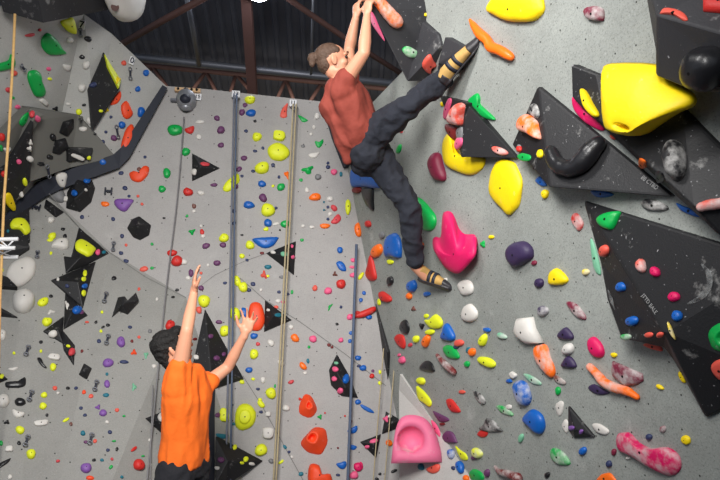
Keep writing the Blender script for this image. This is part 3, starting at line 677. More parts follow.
poly('W', [(555, 406), (560, 401), (564, 403), (563, 412), (559, 416)], 'white curled hold above the purple black triangle', None, .4)
poly('W', [(562, 424), (566, 419), (569, 424), (568, 433), (564, 430)], 'white hold touching the purple black triangle', None, .4)
poly('W', [(592, 424), (600, 424), (609, 430), (607, 435), (597, 432)], 'white crescent hold beside the purple black triangle', None, .5)
poly('G', [(550, 450), (556, 448), (565, 454), (571, 464), (560, 465), (552, 459)], 'green and white lens hold low on the overhang', 'the green lens hold', .4, True)
poly('M', [(616, 437), (620, 433), (628, 433), (638, 443), (650, 449), (668, 448), (680, 457), (681, 470), (670, 476), (655, 470), (635, 458), (619, 450)], 'huge magenta and grey wave shaped hold at the bottom', 'the magenta wave hold', .5, True)
poly('O', [(596, 484), (600, 476), (606, 473), (612, 474), (617, 484)], 'orange hold cut by the bottom edge', None)
poly('G', [(707, 338), (711, 328), (720, 323), (732, 328), (734, 342), (726, 352), (713, 350)], 'big green ring hold at the picture edge', 'the big green ring hold', .35, apex=(722, 338), endscale=.55)
poly('C', [(711, 368), (716, 361), (728, 360), (728, 380), (719, 379)], 'coral hold below the big green ring', None, .4)
poly('y', [(667, 322), (671, 326), (676, 340), (670, 333)], 'thin yellow chip hold on the largest black volume', None, .5, True)
poly('y', [(678, 372), (683, 372), (687, 379), (685, 383), (680, 379)], 'yellow chip hold low on the largest black volume', None, .5)
poly('g', [(590, 240), (594, 243), (600, 265), (601, 275), (594, 268)], 'thin green hold along the edge of the largest black volume', None, .4)
poly('G', [(596, 220), (604, 214), (620, 211), (620, 217), (614, 228), (608, 230), (600, 226)], 'green wedge hold at the top of the largest black volume', 'the green wedge hold', .6)
add(604, 251, 11, 12, 'C', label='coral ball hold at the edge of the largest black volume')
add(641, 266, 12, 14, 'C', label='chalky coral ball hold beside a pink ball', chalk=True)
add(655, 272, 11, 11, 'M', label='pink ball hold beside the chalky coral ball')
add(674, 297, 13, 10, 'M', label='pink oval ball hold above a blue one')
add(621, 287, 12, 10, 'B', label='blue ball hold beside the white chalk patch')
add(632, 321, 13, 11, 'B', label='blue knob hold between chalk patch and green oval')
add(677, 316, 12, 11, 'B', label='blue ball hold below the pink oval ball')
add(626, 337, 11, 7, 'G', label='green oval hold on the lower rim of the largest black volume', chalk=True)
poly('C', [(643, 345), (650, 342), (660, 345), (663, 351), (655, 350)], 'coral fin hold under the largest black volume', None, .6)
add(649, 335, 9, 6, 'C', label='coral hold next to its twin on the black rim')
add(660, 335, 8, 6, 'C', label='second coral hold nearer the yellow chip')

# --- simpler holds: x y w h angle colour shape ---
DATA = """
30 35 11 3 10 F f;40 30 3 3 0 F f;70 40 7 6 0 W o;88 39 8 6 -30 K o;82 57 6 5 0 K d;67 67 9 7 0 W n;86 65 8 8 0 W o;14 73 7 6 0 C o;49 69 4 4 0 I f;50 79 4 3 0 Y f
9 90 6 5 0 F o;13 98 3 3 0 G f;18 107 5 4 0 I o;44 102 10 5 -40 W b;56 109 6 5 0 K t;68 104 5 3 0 W f;82 88 8 9 0 W o;93 85 8 6 0 N o;84 105 4 3 0 K f;79 112 6 7 0 Y o
101 111 4 3 0 Y f;107 110 4 6 -20 y t;81 118 4 4 0 K f;89 121 5 8 20 W o;83 129 9 5 0 W o;95 134 3 3 0 K f;111 117 3 3 0 N f;106 132 3 3 0 N f;103 142 4 4 0 N f;114 138 6 6 0 P o
32 114 6 7 0 F o;38 119 5 6 0 I o;53 137 7 7 0 K o;50 157 6 5 0 K o;78 157 14 4 -25 W b;89 158 4 4 0 Y f;31 143 4 6 0 W t;30 149 5 6 0 W t;30 159 7 7 0 W o;7 150 8 7 0 W t
2 137 6 9 0 R o;1 148 4 7 0 G o;141 112 8 10 0 B o;122 125 7 8 0 B o;138 89 5 6 0 B o;124 63 5 5 0 C o;146 73 6 7 0 B o;118 80 5 8 -20 y t
66 199 9 6 10 W o;87 180 8 6 0 B o;74 193 5 6 0 B o;86 190 3 3 0 W f;105 204 9 5 -10 O f;82 217 4 4 0 N f;113 219 4 4 0 N f;51 220 7 7 0 W o;52 236 9 7 20 Y o;63 229 4 3 0 K f;65 236 4 4 0 K f
8 231 3 3 0 T f;25 182 5 9 10 Y o;36 187 4 3 0 W f;21 194 4 6 0 W o;103 162 8 8 0 B o;19 162 5 5 0 I o;41 164 8 4 0 K f;4 174 5 6 0 R o
50 240 6 3 0 Y f;51 253 3 3 0 Y f;2 270 3 4 0 Y f;43 302 13 8 30 Y o;51 296 4 3 0 K f;51 312 8 5 20 W t;47 322 10 10 0 Y o;98 252 5 5 0 I o;104 252 4 3 0 T f
85 273 4 6 0 Y f;84 279 4 5 0 Y f;84 293 4 6 0 Y f;85 286 5 5 0 B f;67 286 4 4 0 N f;58 279 3 3 0 W f;77 310 10 9 0 B o;67 305 4 9 10 W t;82 312 4 4 0 P f;53 334 9 8 0 W o;72 352 7 8 0 F o;68 346 4 3 0 Y f
114 278 5 4 0 K f;102 312 3 3 0 Y f;2 335 9 11 0 W o;41 342 4 3 0 K f;14 353 3 3 0 Y f;41 351 3 3 0 Y f;54 357 12 7 -15 W b;53 367 7 8 0 Y o;2 376 4 4 0 Y f;13 369 11 3 10 W n
44 395 7 6 20 Y o;55 388 5 4 0 C f;68 388 4 3 0 K f;76 388 4 3 0 N f;58 393 3 3 0 W f;84 392 4 4 0 E f;91 396 5 4 0 C f;108 363 11 9 30 p o;107 374 3 3 0 T f;107 384 6 8 0 p o;106 395 6 4 0 T o
82 351 3 3 0 D f;99 341 4 4 0 N f;103 327 4 2 20 K f;96 322 3 3 0 K f;108 325 4 3 0 K f;87 322 4 2 0 C f;101 331 3 3 0 Y f;121 342 9 11 0 p o;124 362 9 4 0 N o
3 401 13 14 0 W o;20 402 11 9 0 K o;43 406 8 7 -20 Y o;18 414 13 7 -20 W n;7 422 6 5 20 K t;47 415 3 3 0 K f;41 423 15 6 8 W b;20 430 10 8 -20 Y o;19 443 4 4 0 K f;31 454 10 10 0 Y o;9 449 8 7 0 W b
10 477 5 5 0 W o;66 420 8 3 30 Y f;71 424 3 4 0 b f;58 461 4 3 0 F f;81 408 4 3 0 N f;85 415 4 3 0 N f;98 407 6 5 0 p t;103 413 8 7 -30 p o;83 433 5 5 0 T o;86 442 5 3 0 P f;95 441 4 4 0 C f
110 432 4 4 0 N f;107 422 4 3 0 W f;114 441 4 2 0 G f;108 450 4 3 0 N f;117 449 3 4 0 K f;94 460 4 3 0 K f;102 460 4 3 0 T f;112 459 3 3 0 F f;86 468 12 10 0 p o;90 478 8 5 0 E o;117 410 4 4 0 C f;111 467 3 5 -40 G f;1 443 4 5 0 G f
175 130 15 12 10 G o;190 130 10 7 15 R n;200 122 9 4 0 W o;199 137 5 5 0 W f;217 118 6 5 0 P o;221 130 8 8 0 P o;221 145 6 5 0 P o;186 152 9 8 15 G o;145 157 3 3 0 N f;205 164 9 4 -10 F f;194 172 5 7 -20 W o
139 169 4 4 0 b f;167 173 8 10 0 G o;162 189 8 7 -20 G o;188 192 10 9 0 R o;201 193 7 5 -10 W o;214 185 7 4 0 P o;239 169 6 5 40 P o;236 186 5 5 0 P o;125 188 5 4 0 N f;129 196 3 3 0 N f;121 173 5 4 0 N f;142 204 3 3 0 C f
138 196 3 3 0 C f;194 206 4 5 0 b f;194 211 4 3 0 W f;164 218 3 2 0 K f;187 216 3 3 0 G f;192 232 7 6 40 G t;202 232 4 6 0 R f;201 226 3 3 0 W f;203 236 4 4 0 W f;224 238 10 9 0 Y o;234 211 4 4 0 N f;234 223 4 4 0 N f;122 236 4 4 0 N f
172 253 10 7 10 R o;177 261 12 11 0 R o;184 262 7 6 0 W o;206 246 8 6 30 P o;223 245 7 5 0 P o;217 263 7 6 0 P o;191 273 5 8 0 P o;201 288 6 5 0 P o;204 301 13 12 0 Y o;199 310 6 7 0 C o;144 269 9 5 20 C f;152 268 4 3 0 G f
152 244 3 3 0 G f;126 245 3 3 0 C f;126 261 5 4 -20 N f;121 253 4 4 0 N f;225 283 4 3 0 N f;237 281 8 11 20 Y o;235 314 12 13 0 Y o;177 290 4 3 0 K f;173 297 4 2 0 K f;139 289 3 3 0 C f;157 299 3 3 0 W f;188 278 5 4 0 W f
201 273 3 3 0 C f;208 265 3 3 0 W f;170 325 10 10 0 R o;134 352 6 6 0 E t;132 341 3 3 0 D f;139 337 3 3 0 C f;130 327 4 3 0 N f;146 355 5 7 0 g t;134 387 5 8 0 g t;154 366 4 4 0 W f;150 331 4 4 0 S f;225 331 11 11 0 Y o
219 322 7 4 0 P o;195 339 4 3 0 D f;211 336 5 4 0 P f;196 357 5 5 0 W f;217 358 6 5 -20 P o;224 354 4 4 0 P f;194 371 7 4 0 P f;206 391 4 4 0 Y f;208 397 6 6 0 N o;134 449 8 3 40 R f;143 456 3 2 0 G f;139 465 12 12 0 R o
150 465 4 4 0 W f;150 440 3 3 0 W f;122 477 3 3 0 T f;124 416 3 2 0 G f;218 415 5 5 0 P f;224 415 9 14 0 Y b;233 424 5 3 0 T f;232 405 3 3 0 N f;222 436 13 5 -5 T n;208 446 3 4 0 B f;235 447 4 5 0 Y f;221 460 8 6 0 P o
217 468 5 4 0 W f;161 417 7 9 0 W o;250 100 10 9 0 Y o;245 105 5 4 0 P f;242 112 6 6 -30 P o;251 113 10 8 0 B o;255 121 3 3 0 K f;246 131 4 3 0 N f;257 137 10 9 0 Y o;279 136 12 11 -10 Y b;255 151 4 3 0 N f
263 148 3 3 0 N f;244 158 6 5 0 P o;314 155 12 5 10 W n;314 127 3 4 0 W f;311 134 3 3 0 W f;317 116 5 6 0 W f;303 146 4 3 0 S f;262 168 14 13 0 Y o;253 171 4 3 0 N f;242 176 3 3 0 N f;273 165 4 4 0 N f;287 175 5 9 20 O t
279 177 3 3 0 N f;281 187 9 7 20 G o;262 184 8 7 0 B o;263 198 8 9 30 P o;249 205 11 8 0 B o;268 210 15 13 -20 Y o;276 208 3 3 0 N f;268 223 8 8 -20 B o;266 229 5 4 0 Y f;285 224 9 8 10 G o;276 224 7 3 15 W f;280 230 2 2 0 K f
242 235 3 2 0 K f;273 186 3 3 0 Y f;308 170 13 8 15 G t;301 180 4 3 0 G f;318 177 7 6 -20 S o;328 163 3 3 0 N f;328 167 4 4 0 N f;334 172 7 6 0 I o;341 174 3 5 0 T f;307 190 4 5 0 W f;315 197 12 8 0 O o;330 199 7 5 0 W o
324 202 2 2 0 T f;328 207 3 3 0 N f;324 210 2 2 0 T f;334 208 8 5 -40 F o;328 219 3 3 0 N f;330 214 4 4 0 W f;348 207 6 15 0 Y o;325 226 11 5 0 O o;303 226 4 3 0 W f;312 227 5 3 0 W f;358 230 7 15 10 O o;368 224 7 7 0 R o
357 190 10 7 0 D o;250 245 9 9 0 Y o;262 253 4 3 0 D f;247 260 3 3 0 N f;242 256 5 5 0 Y f;273 252 5 3 0 W f;284 254 7 5 0 g f;293 257 3 4 0 I f;292 246 3 3 0 I f;268 267 7 5 0 T o;264 275 6 9 20 C t;268 276 3 3 0 Y f
282 277 6 3 0 S f;253 284 5 4 0 N f;249 290 4 4 0 N f;243 287 10 10 0 Y o;261 290 3 3 0 W f;279 292 4 3 0 N f;288 294 3 3 0 N f;292 292 3 4 0 G f;278 301 5 4 0 W f;283 302 4 3 0 I f;244 313 8 11 0 B o;268 310 3 3 0 W f
276 307 5 3 0 C f;278 315 7 4 0 T f;340 250 6 6 0 B o;335 274 5 5 0 b t;341 284 9 10 0 R o;328 291 8 7 0 I o;315 288 5 6 0 C o;330 307 3 8 -30 G t;341 307 3 3 0 N f;353 260 5 4 0 I f;352 267 5 3 0 I f;353 275 6 5 0 I o
350 317 7 6 0 I o;358 314 6 7 0 R o;302 240 4 3 0 G f;254 336 8 6 0 B o;258 344 4 4 0 F f;271 343 8 6 -40 W o;254 354 9 10 0 Y o;249 370 7 6 0 B o;281 363 8 5 -25 W o;253 379 4 3 0 Y f;263 380 5 6 0 W f;258 389 4 3 0 N f
271 393 11 11 0 Y o;275 386 2 4 0 G f;260 400 4 4 0 Y f;295 338 10 7 -50 O o;313 339 8 7 0 I o;309 347 3 3 0 G f;303 366 9 6 -45 O o;308 361 3 5 0 T f;305 373 4 3 0 W f;291 382 6 4 20 F o;341 340 5 5 0 I o;329 345 4 3 -30 D f
332 347 3 3 0 D f;291 327 5 5 0 W f;337 324 3 3 0 K f;351 333 4 4 0 B f;350 341 4 4 0 B f;358 358 7 5 0 B o;359 366 4 3 0 N f;335 369 6 5 0 I o;336 363 4 3 0 g f;334 379 5 5 0 I o;346 379 7 10 -10 B o;340 391 6 5 -40 I o
242 382 5 4 0 Y f;261 404 9 6 -50 Y o;261 412 4 3 0 N f;268 414 5 5 0 W b;286 408 8 6 -20 W o;268 433 12 11 0 W b;261 450 13 12 20 Y o;320 417 5 5 0 G t;325 413 2 2 0 F f;345 416 2 2 0 R f;351 421 3 3 0 b f;353 430 11 6 25 B n
352 447 10 5 -10 B n;342 465 11 7 15 B n;338 475 4 3 0 N f;358 467 9 9 0 M o;354 475 9 8 0 I o;358 402 6 5 0 B o;271 461 5 5 0 S o;281 462 6 3 35 Y f;338 448 2 2 0 D f;285 447 5 3 -50 T f;289 452 3 3 0 N f;292 457 3 3 0 W f
301 474 5 4 0 T f;246 459 5 5 0 Y f;242 463 4 3 0 Y f;252 464 6 3 0 W f;300 399 3 3 0 R f
401 131 3 4 0 F f;399 149 5 10 -20 G o;442 104 3 5 0 y f;382 235 7 7 30 S o;377 251 11 15 -30 O o;390 281 8 9 0 K o;385 297 15 9 -30 R o;379 302 4 7 0 Y f;390 262 6 5 0 Y f;422 246 4 8 0 O f;412 286 11 13 0 B o;427 294 8 5 0 B o
409 296 7 7 0 O o;413 309 5 5 0 b t;364 293 4 4 0 B f;361 300 4 4 0 B f;369 317 6 5 0 B o;361 276 4 9 -30 Y o;426 316 5 4 0 Y f;445 280 4 4 0 W f;422 326 6 7 0 K t;430 332 10 6 0 Y o;416 339 7 8 0 Y o;426 341 9 13 -30 O o
410 345 4 4 0 F f;459 343 11 7 0 C o;456 347 6 4 0 N f;472 352 9 8 0 O o;468 350 4 6 0 T f;467 364 7 6 0 G o;402 360 8 7 -50 I o;399 355 3 3 0 I f;421 381 10 7 -30 Y o;483 340 9 13 -20 Y o;487 362 20 9 -25 Y o;462 392 7 4 0 C f
363 368 7 6 0 B o;373 371 3 3 0 P f;372 376 5 5 0 R o;380 383 4 4 0 Y f;380 372 3 4 0 Y f;442 424 5 3 0 D f;477 453 14 9 -30 Y o;474 458 6 4 0 P f;451 454 8 11 0 B o;460 467 9 13 20 B o;453 468 4 4 0 N f;466 478 7 6 0 O o
421 467 7 7 0 T o;434 469 15 8 25 C n;389 443 7 7 0 O o;374 441 9 4 20 I f;367 447 5 3 0 I f;386 419 6 7 0 I t;390 416 4 3 0 W f;394 471 7 3 20 K f;380 474 3 3 0 K f;377 479 4 3 0 K f;361 466 4 9 0 M f;367 409 17 4 -30 B o
500 151 17 8 -20 C o;519 149 6 7 0 R o;540 154 7 9 0 y o;545 194 9 9 0 y o;491 237 5 4 0 y f;483 244 6 8 0 G t;534 263 5 5 0 w o;539 283 11 9 -10 U o;586 272 8 7 0 y o;543 311 13 10 -10 U o;487 330 8 5 -15 B o;502 336 11 6 -20 g o
568 349 13 12 0 W o;558 391 6 9 0 G o;614 355 7 5 -20 y o;509 381 6 4 0 B f;513 375 8 6 -30 W b;521 438 6 9 -20 g o;583 451 8 9 -30 B o;547 475 5 6 -30 K o;609 464 7 7 -30 N o;614 452 6 7 0 w o;487 473 7 8 0 P o
649 437 7 7 0 N o;663 429 7 7 0 w o;686 440 11 9 -20 y r;660 387 9 4 -25 y o;628 458 4 3 0 W f;571 428 5 5 0 p f;581 432 4 4 0 p f;509 407 7 5 0 W f;626 396 3 3 0 S f;519 146 3 3 0 S f
592 121 3 3 0 S f;613 137 8 3 -35 C f
"""
for line in DATA.replace('\n', ';').split(';'):
    q = line.split()
    if len(q) == 7:
        x, y, w, h, a = map(float, q[:5]); add(x, y, w, h, q[5], ang=a, shape=q[6], chalk=(x > 440 and rnd.random() < .35))

# footholds seen as one or two pixels, ordered last by size
def area(d): return d['w'] * d['h']
for i, d in enumerate(HOLDS): d['i'] = i
order = sorted(HOLDS, key=lambda d: -(area(d) + (1e6 if d['label'] else 0)))
single, rest = order[:300], order[300:]
for d in HOLDS:
    if d['short']: LAND.append((d['x'], d['y'], d['short'], None))
for x, y, s in ((82, 25, 'the number 7 plate'), (187, 102, 'the round autobelay'), (198, 98, 'the number 15 plate'), (236, 96, 'the number 13 plate'), (293, 105, 'the number 11 plate'),
                (411, 440, 'the pink scooped hold'), (432, 288, 'the lower climbing shoe'), (460, 62, 'the raised climbing shoe'), (172, 350, 'the dark-haired head'), (195, 275, 'the raised hand'), (10, 248, 'the aluminium truss')):
    LAND.append((x, y, s, None))
ORD = ['', 'second ', 'third ', 'fourth ', 'fifth ', 'sixth ', 'seventh ', 'eighth ']
def sector(d, l):
    dx, dy = d['x'] - l[0], d['y'] - l[1]
    return 'beside' if abs(dx) > abs(dy) else ('below' if dy > 0 else 'above')
def dist(d, l): return math.hypot(d['x'] - l[0], d['y'] - l[1])
SH = {'o': 'rounded', 'f': 'foothold', 'b': 'blocky', 't': 'pointed', 'n': 'curved', 'd': 'diamond', 'r': 'ring'}
def autolabel(d):
    best = None
    for l in LAND:
        if l[2] == d['short']: continue
        on = l[3] is not None and d.get('on') is l[3]
        s = sector(d, l); dd = dist(d, l)
        same = [e for e in single if fam(e['c']) == fam(d['c']) and sector(e, l) == s]
        rank = sorted(same, key=lambda e: dist(e, l)).index(d)
        if on:
            mates = [e for e in single if e.get('on') is l[3] and fam(e['c']) == fam(d['c'])]
            if len(mates) == 1: return None, l, 0, 'on'
        score = rank * 45 + dd
        if best is None or score < best[0]: best = (score, l, rank, s)
    return best
def words(d):
    a = max(d['w'], d['h']) / max(1, min(d['w'], d['h']))
    sh = SH.get(d['shape'], 'rounded')
    if d['shape'] == 'o' and a > 1.7: sh = 'elongated'
    sz = size_word(d['w'], d['h']); col = COL[d['c']][1]
    return '%s %s foothold' % (sz, col) if sh == 'foothold' else '%s %s %s hold' % (sz, sh, col)

def build(d):
    if d['kind'] == 't' or max(d['w'], d['h']) < 7 or (d['x'] > 712 and d['y'] > 300): return build0(d)
    src = d['poly'] if d['kind'] == 'p' else epoly(d['x'], d['y'], d['w'], d['h'], d['ang'], d['shape'])
    bb = lambda q: (min(p[0] for p in q), max(p[0] for p in q), min(p[1] for p in q), max(p[1] for p in q))
    T = bb(src); cur = list(src); out = None
    for it in range(4):
        d['fit'] = cur; out = build0(d)
        if it == 3: break
        Q = bb([proj(v.co) for v in out[0].verts]); out[0].free()
        sx = max(.6, min(1.3, (T[1] - T[0]) / (Q[1] - Q[0]))); sy = max(.6, min(1.3, (T[3] - T[2]) / (Q[3] - Q[2])))
        ox, oy = (T[0] + T[1] - Q[0] - Q[1]) / 2, (T[2] + T[3] - Q[2] - Q[3]) / 2
        mx, my = (Q[0] + Q[1]) / 2, (Q[2] + Q[3]) / 2
        mx, my = sum(p[0] for p in cur) / len(cur), sum(p[1] for p in cur) / len(cur)
        cur = [(mx + (p[0] - mx) * sx + ox, my + (p[1] - my) * sy + oy) for p in cur]
    return out
def build0(d):
    mt = (MHC if d['chalk'] else MH)[d['c']]
    if d['kind'] == 't':
        base = d['kw'].get('base', 'A'); mid = d['poly'][len(d['poly']) // 2]
        p0, n, ob = cast(mid[0], mid[1], base); pl = Plane(p0, n)
        pts = []; rr = []
        for x, y, r in spline(d['poly'], 4):
            rm = r * (pl.hit(x, y) - CAM).dot(fwd) / F
            pts.append(pl.hit(x, y, rm * .75)); rr.append(rm * (1 + .12 * noise.noise(V((x * .2, y * .2, 3)))))
        t0 = (pts[0] - pts[1]).normalized(); t1 = (pts[-1] - pts[-2]).normalized()
        P_ = [pts[0] + t0 * rr[0] * .9, pts[0] + t0 * rr[0] * .6] + pts + [pts[-1] + t1 * rr[-1] * .6, pts[-1] + t1 * rr[-1] * .9]
        Q_ = [rr[0] * .3, rr[0] * .75] + rr + [rr[-1] * .75, rr[-1] * .3]
        bm = bmesh.new(); tube(bm, P_, Q_, 14)
        return bm, sum(pts, V()) / len(pts), pl.n, ob, max(rr) * 2, None, mt
    if 'fit' in d: pp = d['fit']
    elif d['kind'] == 'p': pp = d['poly']
    else: pp = epoly(d['x'], d['y'], d['w'], d['h'], d['ang'], d['shape'])
    base = d['kw'].get('base', 'A')
    s = pxm(d['x'], d['y'], base)
    hp = d['hgt'] if d['hgt'] else min(d['w'], d['h']) * (.5 if d['shape'] in 'ob' else .4)
    h = max(.012, hp * s)
    kw = {k: v for k, v in d['kw'].items() if k in ('apex', 'endscale', 'lift', 'mouth')}
    kw['centre'] = (d['x'], d['y'])
    prof = None
    if d['shape'] == 'b': prof = [(1, -.06), (1.02, .1), (1.0, .55), (.95, .85), (.85, .97), (.4, 1.0)]
    if d['shape'] == 't' : prof = [(1, -.06), (1.0, .1), (.8, .4), (.55, .7), (.3, .93), (.12, 1.0)]
    if d['kw'].get('disc'): prof = [(1, -.06), (1.02, .05), (.95, .35), (.72, .6), (.6, .66), (.55, .7), (.52, .95), (.45, 1.0), (.2, 1.0)]
    if kw.get('endscale'): prof = [(1, -.05)] + [(1, f) for f in (.06, .2, .35, .5, .65, .8, .92, 1.0)]
    bm, c0, n, ob, size, tip = hold_mesh(pp, h, base, noise_amt=.045, prof=prof, **kw)
    return bm, c0, n, ob, size, (None if kw.get('endscale') else tip), mt
for d in single: d['b'] = build(d); d['on'] = d['b'][3]
for d in single:
    if not d['label']:
        s, l, rank, rel = autolabel(d)
        if rel == 'on': d['label'] = words(d) + ', the only %s one on %s' % (fam(d['c']), l[2])
        else:
            rk = {'beside': 'level with', 'above': 'above', 'below': 'below'}[rel]
            cl = ('closest' if rank == 0 else ORD[min(rank, 7)] + 'closest')
            d['label'] = '%s, %s %s one %s %s' % (words(d), cl, fam(d['c']), rk, l[2])
        ws = d['label'].split()
        if len(ws) > 16: d['label'] = ' '.join(w for w in ws if w not in ('rounded', 'the')) 
for d in single:
    bm, c0, n, ob, size, tip, mt = d['b']
    o = link('climbing_hold', bm, mt)
    recentre(o, c0.copy())
    tag(o, d['label'], 'climbing hold', 'moulded holds bolted to the climbing walls')
    if tip is not None and math.sqrt(area(d)) >= 9 and d['shape'] != 't':
        rb = min(.0062, size * .085)
        bm = bmesh.new(); tube(bm, [tip - n * rb, tip + n * rb * .25], rb, 8)
        link('bolt', bm, M['bolt'], o, smooth=False)
# all remaining tiny screw-on footholds: one object
allm = list(MH.keys()); bmr = bmesh.new()
for d in rest:
    bm = build(d)[0]
    me = bpy.data.meshes.new('t'); bm.to_mesh(me); bm.free()
    k = len(bmr.faces); bmr.from_mesh(me); bmr.faces.ensure_lookup_table()
    for f in bmr.faces[k:]: f.material_index = allm.index(d['c'])
    bpy.data.meshes.remove(me)
if rest:
    o = link('foothold_scatter', bmr, [MH[k] for k in allm]); tag(o, 'tiny coloured screw-on footholds scattered over the walls', 'footholds', kind='stuff')
# ------------------------------------------------------------------ fittings
def plane_frame(x, y, base='A'):
    p, n, ob = cast(x, y, base)
    r = (crt - n * crt.dot(n)).normalized(); u = n.cross(r)
    if u.dot(cup) < 0: u = -u
    s = (p - CAM).dot(fwd) / F
    return p, n, r, u, s
def text_mesh(txt, p, r, u, n, height, mt, parent, name='numeral', bold=0.0):
    cu = bpy.data.curves.new('t', 'FONT'); cu.body = txt; cu.size = 1; cu.align_x = 'CENTER'; cu.align_y = 'CENTER'; cu.extrude = .01; cu.offset = bold
    t = bpy.data.objects.new('t', cu); C.objects.link(t)
    dg = bpy.context.evaluated_depsgraph_get(); me = bpy.data.meshes.new_from_object(t.evaluated_get(dg))
    bpy.data.objects.remove(t)
    k = height / .7
    mw = Matrix((r * k, u * k, n * k)).transposed().to_4x4(); mw.translation = p
    me.transform(mw); me.transform(wmi(parent))
    o = bpy.data.objects.new(name, me); C.objects.link(o); me.materials.append(mt); o.parent = parent
    return o
def number_plate(x, y, w, h, txt, label, ang=0):
    p, n, r, u, s = plane_frame(x, y)
    c, q = math.cos(R_(ang)), math.sin(R_(ang)); r, u = r * c + u * q, u * c - r * q
    e = empty('number_plate', p); tag(e, label, 'sign', 'route number plates')
    bm = bmesh.new(); box(bm, p + n * .02, r * w * s / 2, u * h * s / 2, n * .006); link('plate', bm, M['sign'], e, smooth=False, bevel=.003)
    text_mesh(txt, p + n * .028, r, u, n, h * s * (.72 if len(txt) == 1 else .55), M['ink'], e, bold=.02)
number_plate(82, 25, 6, 9, '7', 'white route number 7 plate at the top of the left wall', -12)
number_plate(131, 61, 5, 8, '0', 'small white plate with an oval mark beside the coral hold', -18)
number_plate(198, 98, 7, 7, '15', 'white route number 15 plate beside the round autobelay')
number_plate(236, 95, 8, 7, '13', 'white route number 13 plate above the grey ropes')
number_plate(293, 104, 7, 7, '11', 'white route number 11 plate above the beige ropes')
# auto belay
p, n, r, u, s = plane_frame(187, 103)
e = empty('auto_belay_device', p); tag(e, 'round auto belay device under a plywood strip at the wall top', 'auto belay')
bm = bmesh.new(); tube(bm, [p, p + n * .10, p + n * .14], [9.5 * s, 9.5 * s, 8 * s], 24); link('housing', bm, M['lampbody'], e)
bm = bmesh.new(); bmesh.ops.create_uvsphere(bm, u_segments=16, v_segments=8, radius=1, matrix=Matrix.Translation(p + n * .135 - u * 3 * s) @ Matrix.Diagonal((5.4 * s, 5.4 * s, 5 * s, 1))); link('dark_cap', bm, M['ink'], e)
bm = bmesh.new(); box(bm, p + n * .04 - r * 12 * s, r * 3.5 * s, u * 1.2 * s, n * .02); box(bm, p + n * .04 + u * 10 * s, r * 1 * s, u * 3 * s, n * .02); link('bracket', bm, M['pipe'], e, smooth=False)
bm = bmesh.new(); tube(bm, [p + n * .05 - u * 6 * s, p + n * .06 - u * 9 * s, p + n * .05 - u * 11 * s], [6 * s, 6.5 * s, 3 * s], 16); link('shroud', bm, M['lampbody'], e)
p, n, r, u, s = plane_frame(188, 92)
bm = bmesh.new(); box(bm, p + n * .03, r * 12.5 * s, u * 2 * s, n * .02); o = link('plywood_strip', bm, M['wood'], smooth=False, bevel=.004)
recentre(o, p.copy()); tag(o, 'short plywood strip above the round auto belay', 'board')
for k in (-9, -2, 4, 9):
    bm = bmesh.new(); tube(bm, [p + n * .045 + r * k * s, p + n * .062 + r * k * s], .012, 8); link('screw', bm, M['bolt'], o, smooth=False)

def rope(pts, mt, rad, label, group=None, off=.06, base='A'):
    q = []
    for x, y in spline(pts, 6):
        p, n, _ = cast(x, y, base); q.append(p + (CAM - p).normalized() * off)
    bm = bmesh.new(); tube(bm, q, rad, 6); o = link('climbing_rope', bm, M[mt])
    recentre(o, q[0].copy()); return tag(o, label, 'rope', 'ropes hanging down the walls')
def rope2(x0, y0, x1, y1, mt, rad, label, z0=None):
    p0, n0, _ = cast(x0, y0, 'B'); p1, n1, _ = cast(x1, y1, 'B')
    q = [p0.lerp(p1, k / 10) + PB.n * .13 for k in range(11)]
    bm = bmesh.new(); tube(bm, q, rad, 6); o = link('climbing_rope', bm, M[mt]); recentre(o, q[0].copy())
    return tag(o, label, 'rope', 'ropes hanging down the walls')
rope2(234.5, 100, 226, 500, 'rope_grey', .008, 'grey rope strand on the outer side below the number 13 plate')
rope2(237, 100, 230.5, 500, 'rope_blue', .008, 'grey blue rope strand on the inner side below the number 13 plate')
rope2(292.5, 110, 272, 500, 'rope_beige', .0075, 'beige rope strand on the outer side below the number 11 plate')
rope2(295.5, 110, 274.5, 500, 'rope_beige', .0075, 'beige rope strand on the inner side below the number 11 plate')
rope2(354.5, 248, 345, 500, 'rope_blue', .012, 'dark blue rope beside the column of pink footholds')
rope([(184, 117), (177, 200), (166, 290), (155, 400), (146, 490)], 'webbing', .006, 'thin grey webbing running down from the round auto belay')
rope([(153, 385), (151, 440), (150, 490)], 'webbing', .004, 'second thin grey line beside the orange shirt')
rope2(381, 350, 369, 500, 'rope_beige', .0045, 'thin beige line in the wall corner beside the black triangles')
rope2(393, 350, 380, 500, 'rope_beige', .0045, 'thin beige line nearest the pink scooped hold')
pt = [P(15, 14, 4.6), P(13, 60, 4.6), P(9, 130, 4.6), P(4, 200, 4.55), P(0, 300, 4.5), P(-5, 520, 4.4)]
bm = bmesh.new(); tube(bm, pt, .009, 8); o = link('climbing_rope', bm, M['rope_tan']); recentre(o, pt[0].copy()); tag(o, 'tan rope hanging at the far left edge', 'rope', 'ropes hanging down the walls')
# rope anchors
for x, y, lb in ((236, 101, 'steel lower-off anchor under the number 13 plate'), (293.5, 110, 'steel lower-off anchor under the number 11 plate')):
    p, n, r, u, s = plane_frame(x, y)
    e = empty('lower_off_anchor', p); tag(e, lb, 'anchor', 'lower-off anchors')
    for k in (-1, 1):
        bm = bmesh.new(); tube(bm, [p + n * .01 + r * k * 3.5 * s + u * 2.5 * s, p + n * .06 + r * k * 2 * s, p + n * .12 - u * 3 * s], .009, 8); link('arm', bm, M['pipe'], e)
    bm = bmesh.new(); ring = [p + n * .12 - u * 3 * s + (r * math.cos(t) + u * math.sin(t)) * .022 for t in [i * math.pi / 6 for i in range(13)]]; tube(bm, ring, .005, 6); link('ring', bm, M['pipe'], e)

